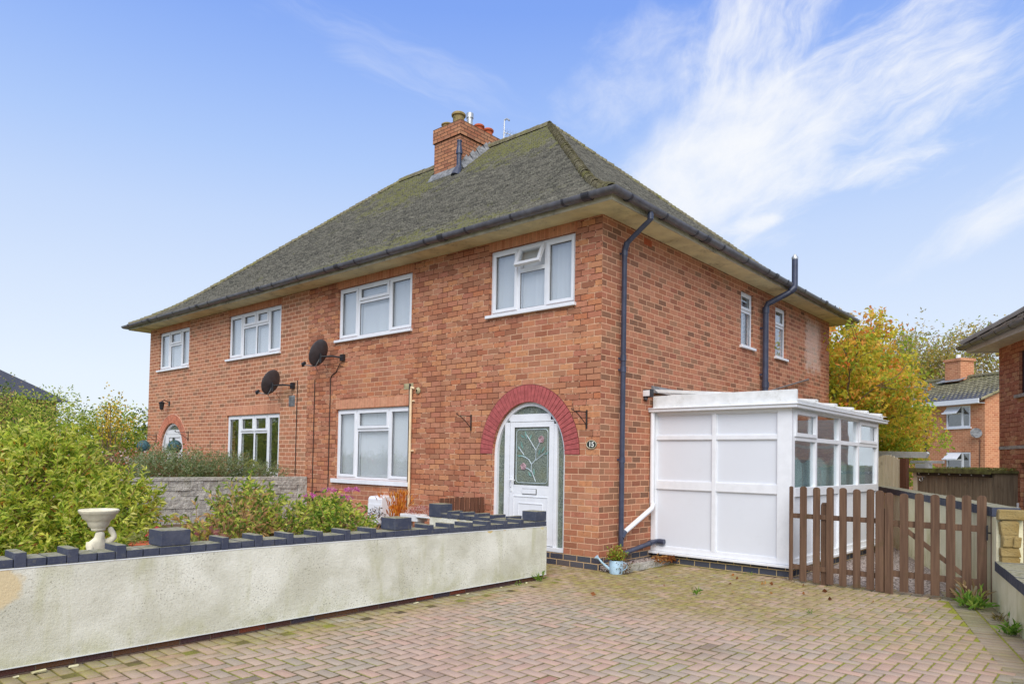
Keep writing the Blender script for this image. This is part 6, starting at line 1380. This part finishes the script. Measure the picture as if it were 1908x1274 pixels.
for (x0, x1, z0, z1), opn in ((fw1, 1), (fw2, 1)):
    f = MB(); t_ = .07
    for q in ((x0, z0, x0+t_, z1), (x1-t_, z0, x1, z1), (x0+t_, z0, x1-t_, z0+t_), (x0+t_, z1-t_, x1-t_, z1), (x0+.78, z0+t_, x0+.86, z1-t_), (x0+t_, z1-.36, x0+.78, z1-.30)): f.box(q[0], .02, q[1], q[2], .08, q[3])
    wf = f.build('window', m_upvc, fh); p = MB(); p.box(x0+t_, .05, z0+t_, x1-t_, .055, z1-t_); p.build('pane', m_glass, wf)
    s = MB(); s.box(x0+.05, -.30, z1-.34, x0+.80, -.27, z1-.28); s.add([(x0+.05, .01, z1-.03), (x0+.80, .01, z1-.03), (x0+.80, -.28, z1-.33), (x0+.05, -.28, z1-.33)], [(0, 1, 2, 3)]); s.build('sash', m_upvc, wf)
    s = MB(); s.box(x0-.06, -.06, z0-.06, x1+.06, .02, z0); s.build('sill', m_upvc, wf)
m = MB(); m.box(-14, 1.0, 0, -.2, 1.1, FE); m.build('inner_wall', m_room, fh)
m = MB(); m.tube([(-3.0, -.05, FE-.2), (-3.0, -.05, 0)], .04, 8); m.build('downpipe', m_black, fh)
m = MB(); m.tube([(-.22, -.02, 4.0), (-.25, -.02, 2.5), (.0, -.02, 2.4)], .014, 5); m.build('wall_cable', m_cable, fh)
dd = thing('satellite_dish', (.35, 27.75, 2.95), 'small grey satellite dish on the distant brick house at the right', 'satellite dish')
m = MB(); m.lathe([(0, 0), (.12, .015), (.22, .05), (.22, .045), (.12, .008), (0, -.006)], (0, 0, 0), 20); m.xf(Vector((.3, -.9, .3)).normalized().to_track_quat('Z', 'Y').to_matrix().to_4x4()); m.build('reflector', m_lead, dd, smooth=True)
m = MB(); m.tube([(0, .3, -.1), (0, .02, -.02)], .02, 6); m.tube([(0, -.02, -.2), (-.1, -.38, -.08)], .012, 5); m.build('bracket', m_black, dd)

# ------------------------------------------------------------------ far house on the left
lh = thing('left_dark_roof_house', (-46, -.3, -.3), 'distant house with dark slate roof above the left hedge', 'house', rz=R(20))
m = MB(); m.box(-8, -5, 0, 4.5, 5, 4.9); m.build('brick_wall', mb_far, lh)
m = MB(); m.add([(-8.5, -5.5, 4.8), (5.0, -5.5, 4.8), (5.0, 5.5, 4.8), (-8.5, 5.5, 4.8), (-3.2, 0, 8.6), (-.6, 0, 8.6)], [(0, 1, 5, 4), (1, 2, 5), (2, 3, 4, 5), (3, 0, 4)]); m.build('roof', m_tileL, lh)
m = MB(); m.box(-4.2, -1.2, 7.2, -3.2, -.2, 9.9); c_ = m.build('chimney', mb_chim, lh); m = MB(); m.lathe([(.2, 0), (.17, .35), (0, .36)], (-3.9, -.7, 9.9), 12); m.lathe([(.2, 0), (.17, .35), (0, .36)], (-3.45, -.7, 9.9), 12); m.build('chimney_pot', m_pot, c_)
m = MB(); m.box(-8.5, -5.6, 4.68, 5.05, -5.5, 4.85); m.build('fascia', m_upvc, lh)

# ------------------------------------------------------------------ weeds, leaves on the drive
def weed(x, y, n, r, h, pal, seed, label, z=0.0):
    lv = Leaves(seed); rs = lv.rs; b0 = np.array([x, y, z])+rs.normal(0, r*.25, (n, 3))*[1, 1, 0]; dr = rs.normal(0, .55, (n, 3)); dr[:, 2] = np.abs(dr[:, 2])+.5
    lv.add(b0+dr*rs.uniform(0, h*.6, (n, 1)), dr, h*.6, min(.03, h*.16) if h < .3 else .02, pal); return tag(lv.build('weed'), label, 'weed', 'weeds growing in the paving')
WG = [lin(120, 160, 60), lin(90, 130, 44), lin(150, 176, 80)]
weed(-.02, -1.25, 30, .08, .10, WG, 81, 'green weed at the foot of the garden wall near its right end')
weed(.02, -1.65, 18, .06, .06, WG, 82, 'small weed under the garden wall, second from its right end')
weed(1.75, -.62, 24, .05, .09, WG, 83, 'small weed tuft growing in the middle of the paving below the lean-to')
weed(1.62, 1.15, 14, .05, .05, WG, 84, 'tiny weed at the foot of the dark brick base under the white panels')
weed(4.15, .80, 110, .17, .17, [lin(130, 170, 70), lin(110, 150, 60), lin(170, 190, 90)], 85, 'largest bright green weed clump at the foot of the gate post')
weed(4.12, 1.0, 30, .08, .24, [lin(186, 160, 120), lin(206, 180, 140), lin(160, 136, 96)], 86, 'dry brown seed stalks beside the gate post')
weed(4.62, -.35, 50, .12, .15, WG, 87, 'weeds against the low cream wall at the right edge')
weed(4.45, .28, 40, .12, .08, [lin(150, 140, 70), lin(120, 110, 70), lin(176, 160, 120)], 88, 'scrappy brown and green weeds where the low wall begins')
weed(3.02, -.72, 20, .05, .05, WG, 89, 'tiny weed in the paving in front of the picket fence')
m_dry = [lin(150, 96, 56), lin(176, 120, 70), lin(120, 74, 46), lin(196, 150, 90)]
rs = np.random.default_rng(90)
lp_ = [(1.98, .62), (2.05, .55), (2.12, .66), (1.75, .30), (2.35, .05), (2.28, .52), (2.6, .35), (1.45, .95), (2.7, .62), (2.9, .2), (2.42, .85), (1.6, .75), (1.2, -.4), (2.0, -.2), (1.0, -1.5), (3.3, .4)]
for (x, y) in lp_:
    V, F, C_ = leaf_arrays(rs, np.array([[x, y, .012]]), np.array([[rs.normal(), rs.normal(), .15]]), .06, .045, m_dry, .1); 
    tag(colour_mesh('fallen_leaf', V, F, C_, m_leaf), 'dry brown fallen leaf lying on the paving before the conservatory and fence', 'leaf', 'fallen leaves on the paving')
lv = Leaves(91); n = 150; p_ = np.stack([lv.rs.uniform(.2, .4, n)+.15*lv.rs.random(n), lv.rs.normal(1.15, .14, n), lv.rs.uniform(.07, .13, n)], 1); p_[:, 1] = np.minimum(p_[:, 1], 1.3); lv.add(p_, lv.rs.normal(0, 1, (n, 3))*[1, 1, .3], .07, .03, m_dry)
o = lv.build('leaf_litter'); o['kind'] = 'stuff'; tag(o, 'dry leaves gathered in the corner below the white lean-to', 'leaf litter')
m = MB()
for (y, s) in ((-6.52, .05), (-6.30, .035), (-6.62, .02), (-3.2, .03), (-2.6, .025), (-2.45, .02), (-1.9, .018), (-1.45, .02), (-1.25, .015)):
    m.box(-.06, y, .0, -.06+s*.7, y+s*1.6, s*.35, jit=s*.15)
o = m.build('render_flakes', m_render2); o['kind'] = 'stuff'; tag(o, 'pale flakes of render fallen along the foot of the garden wall', 'debris')
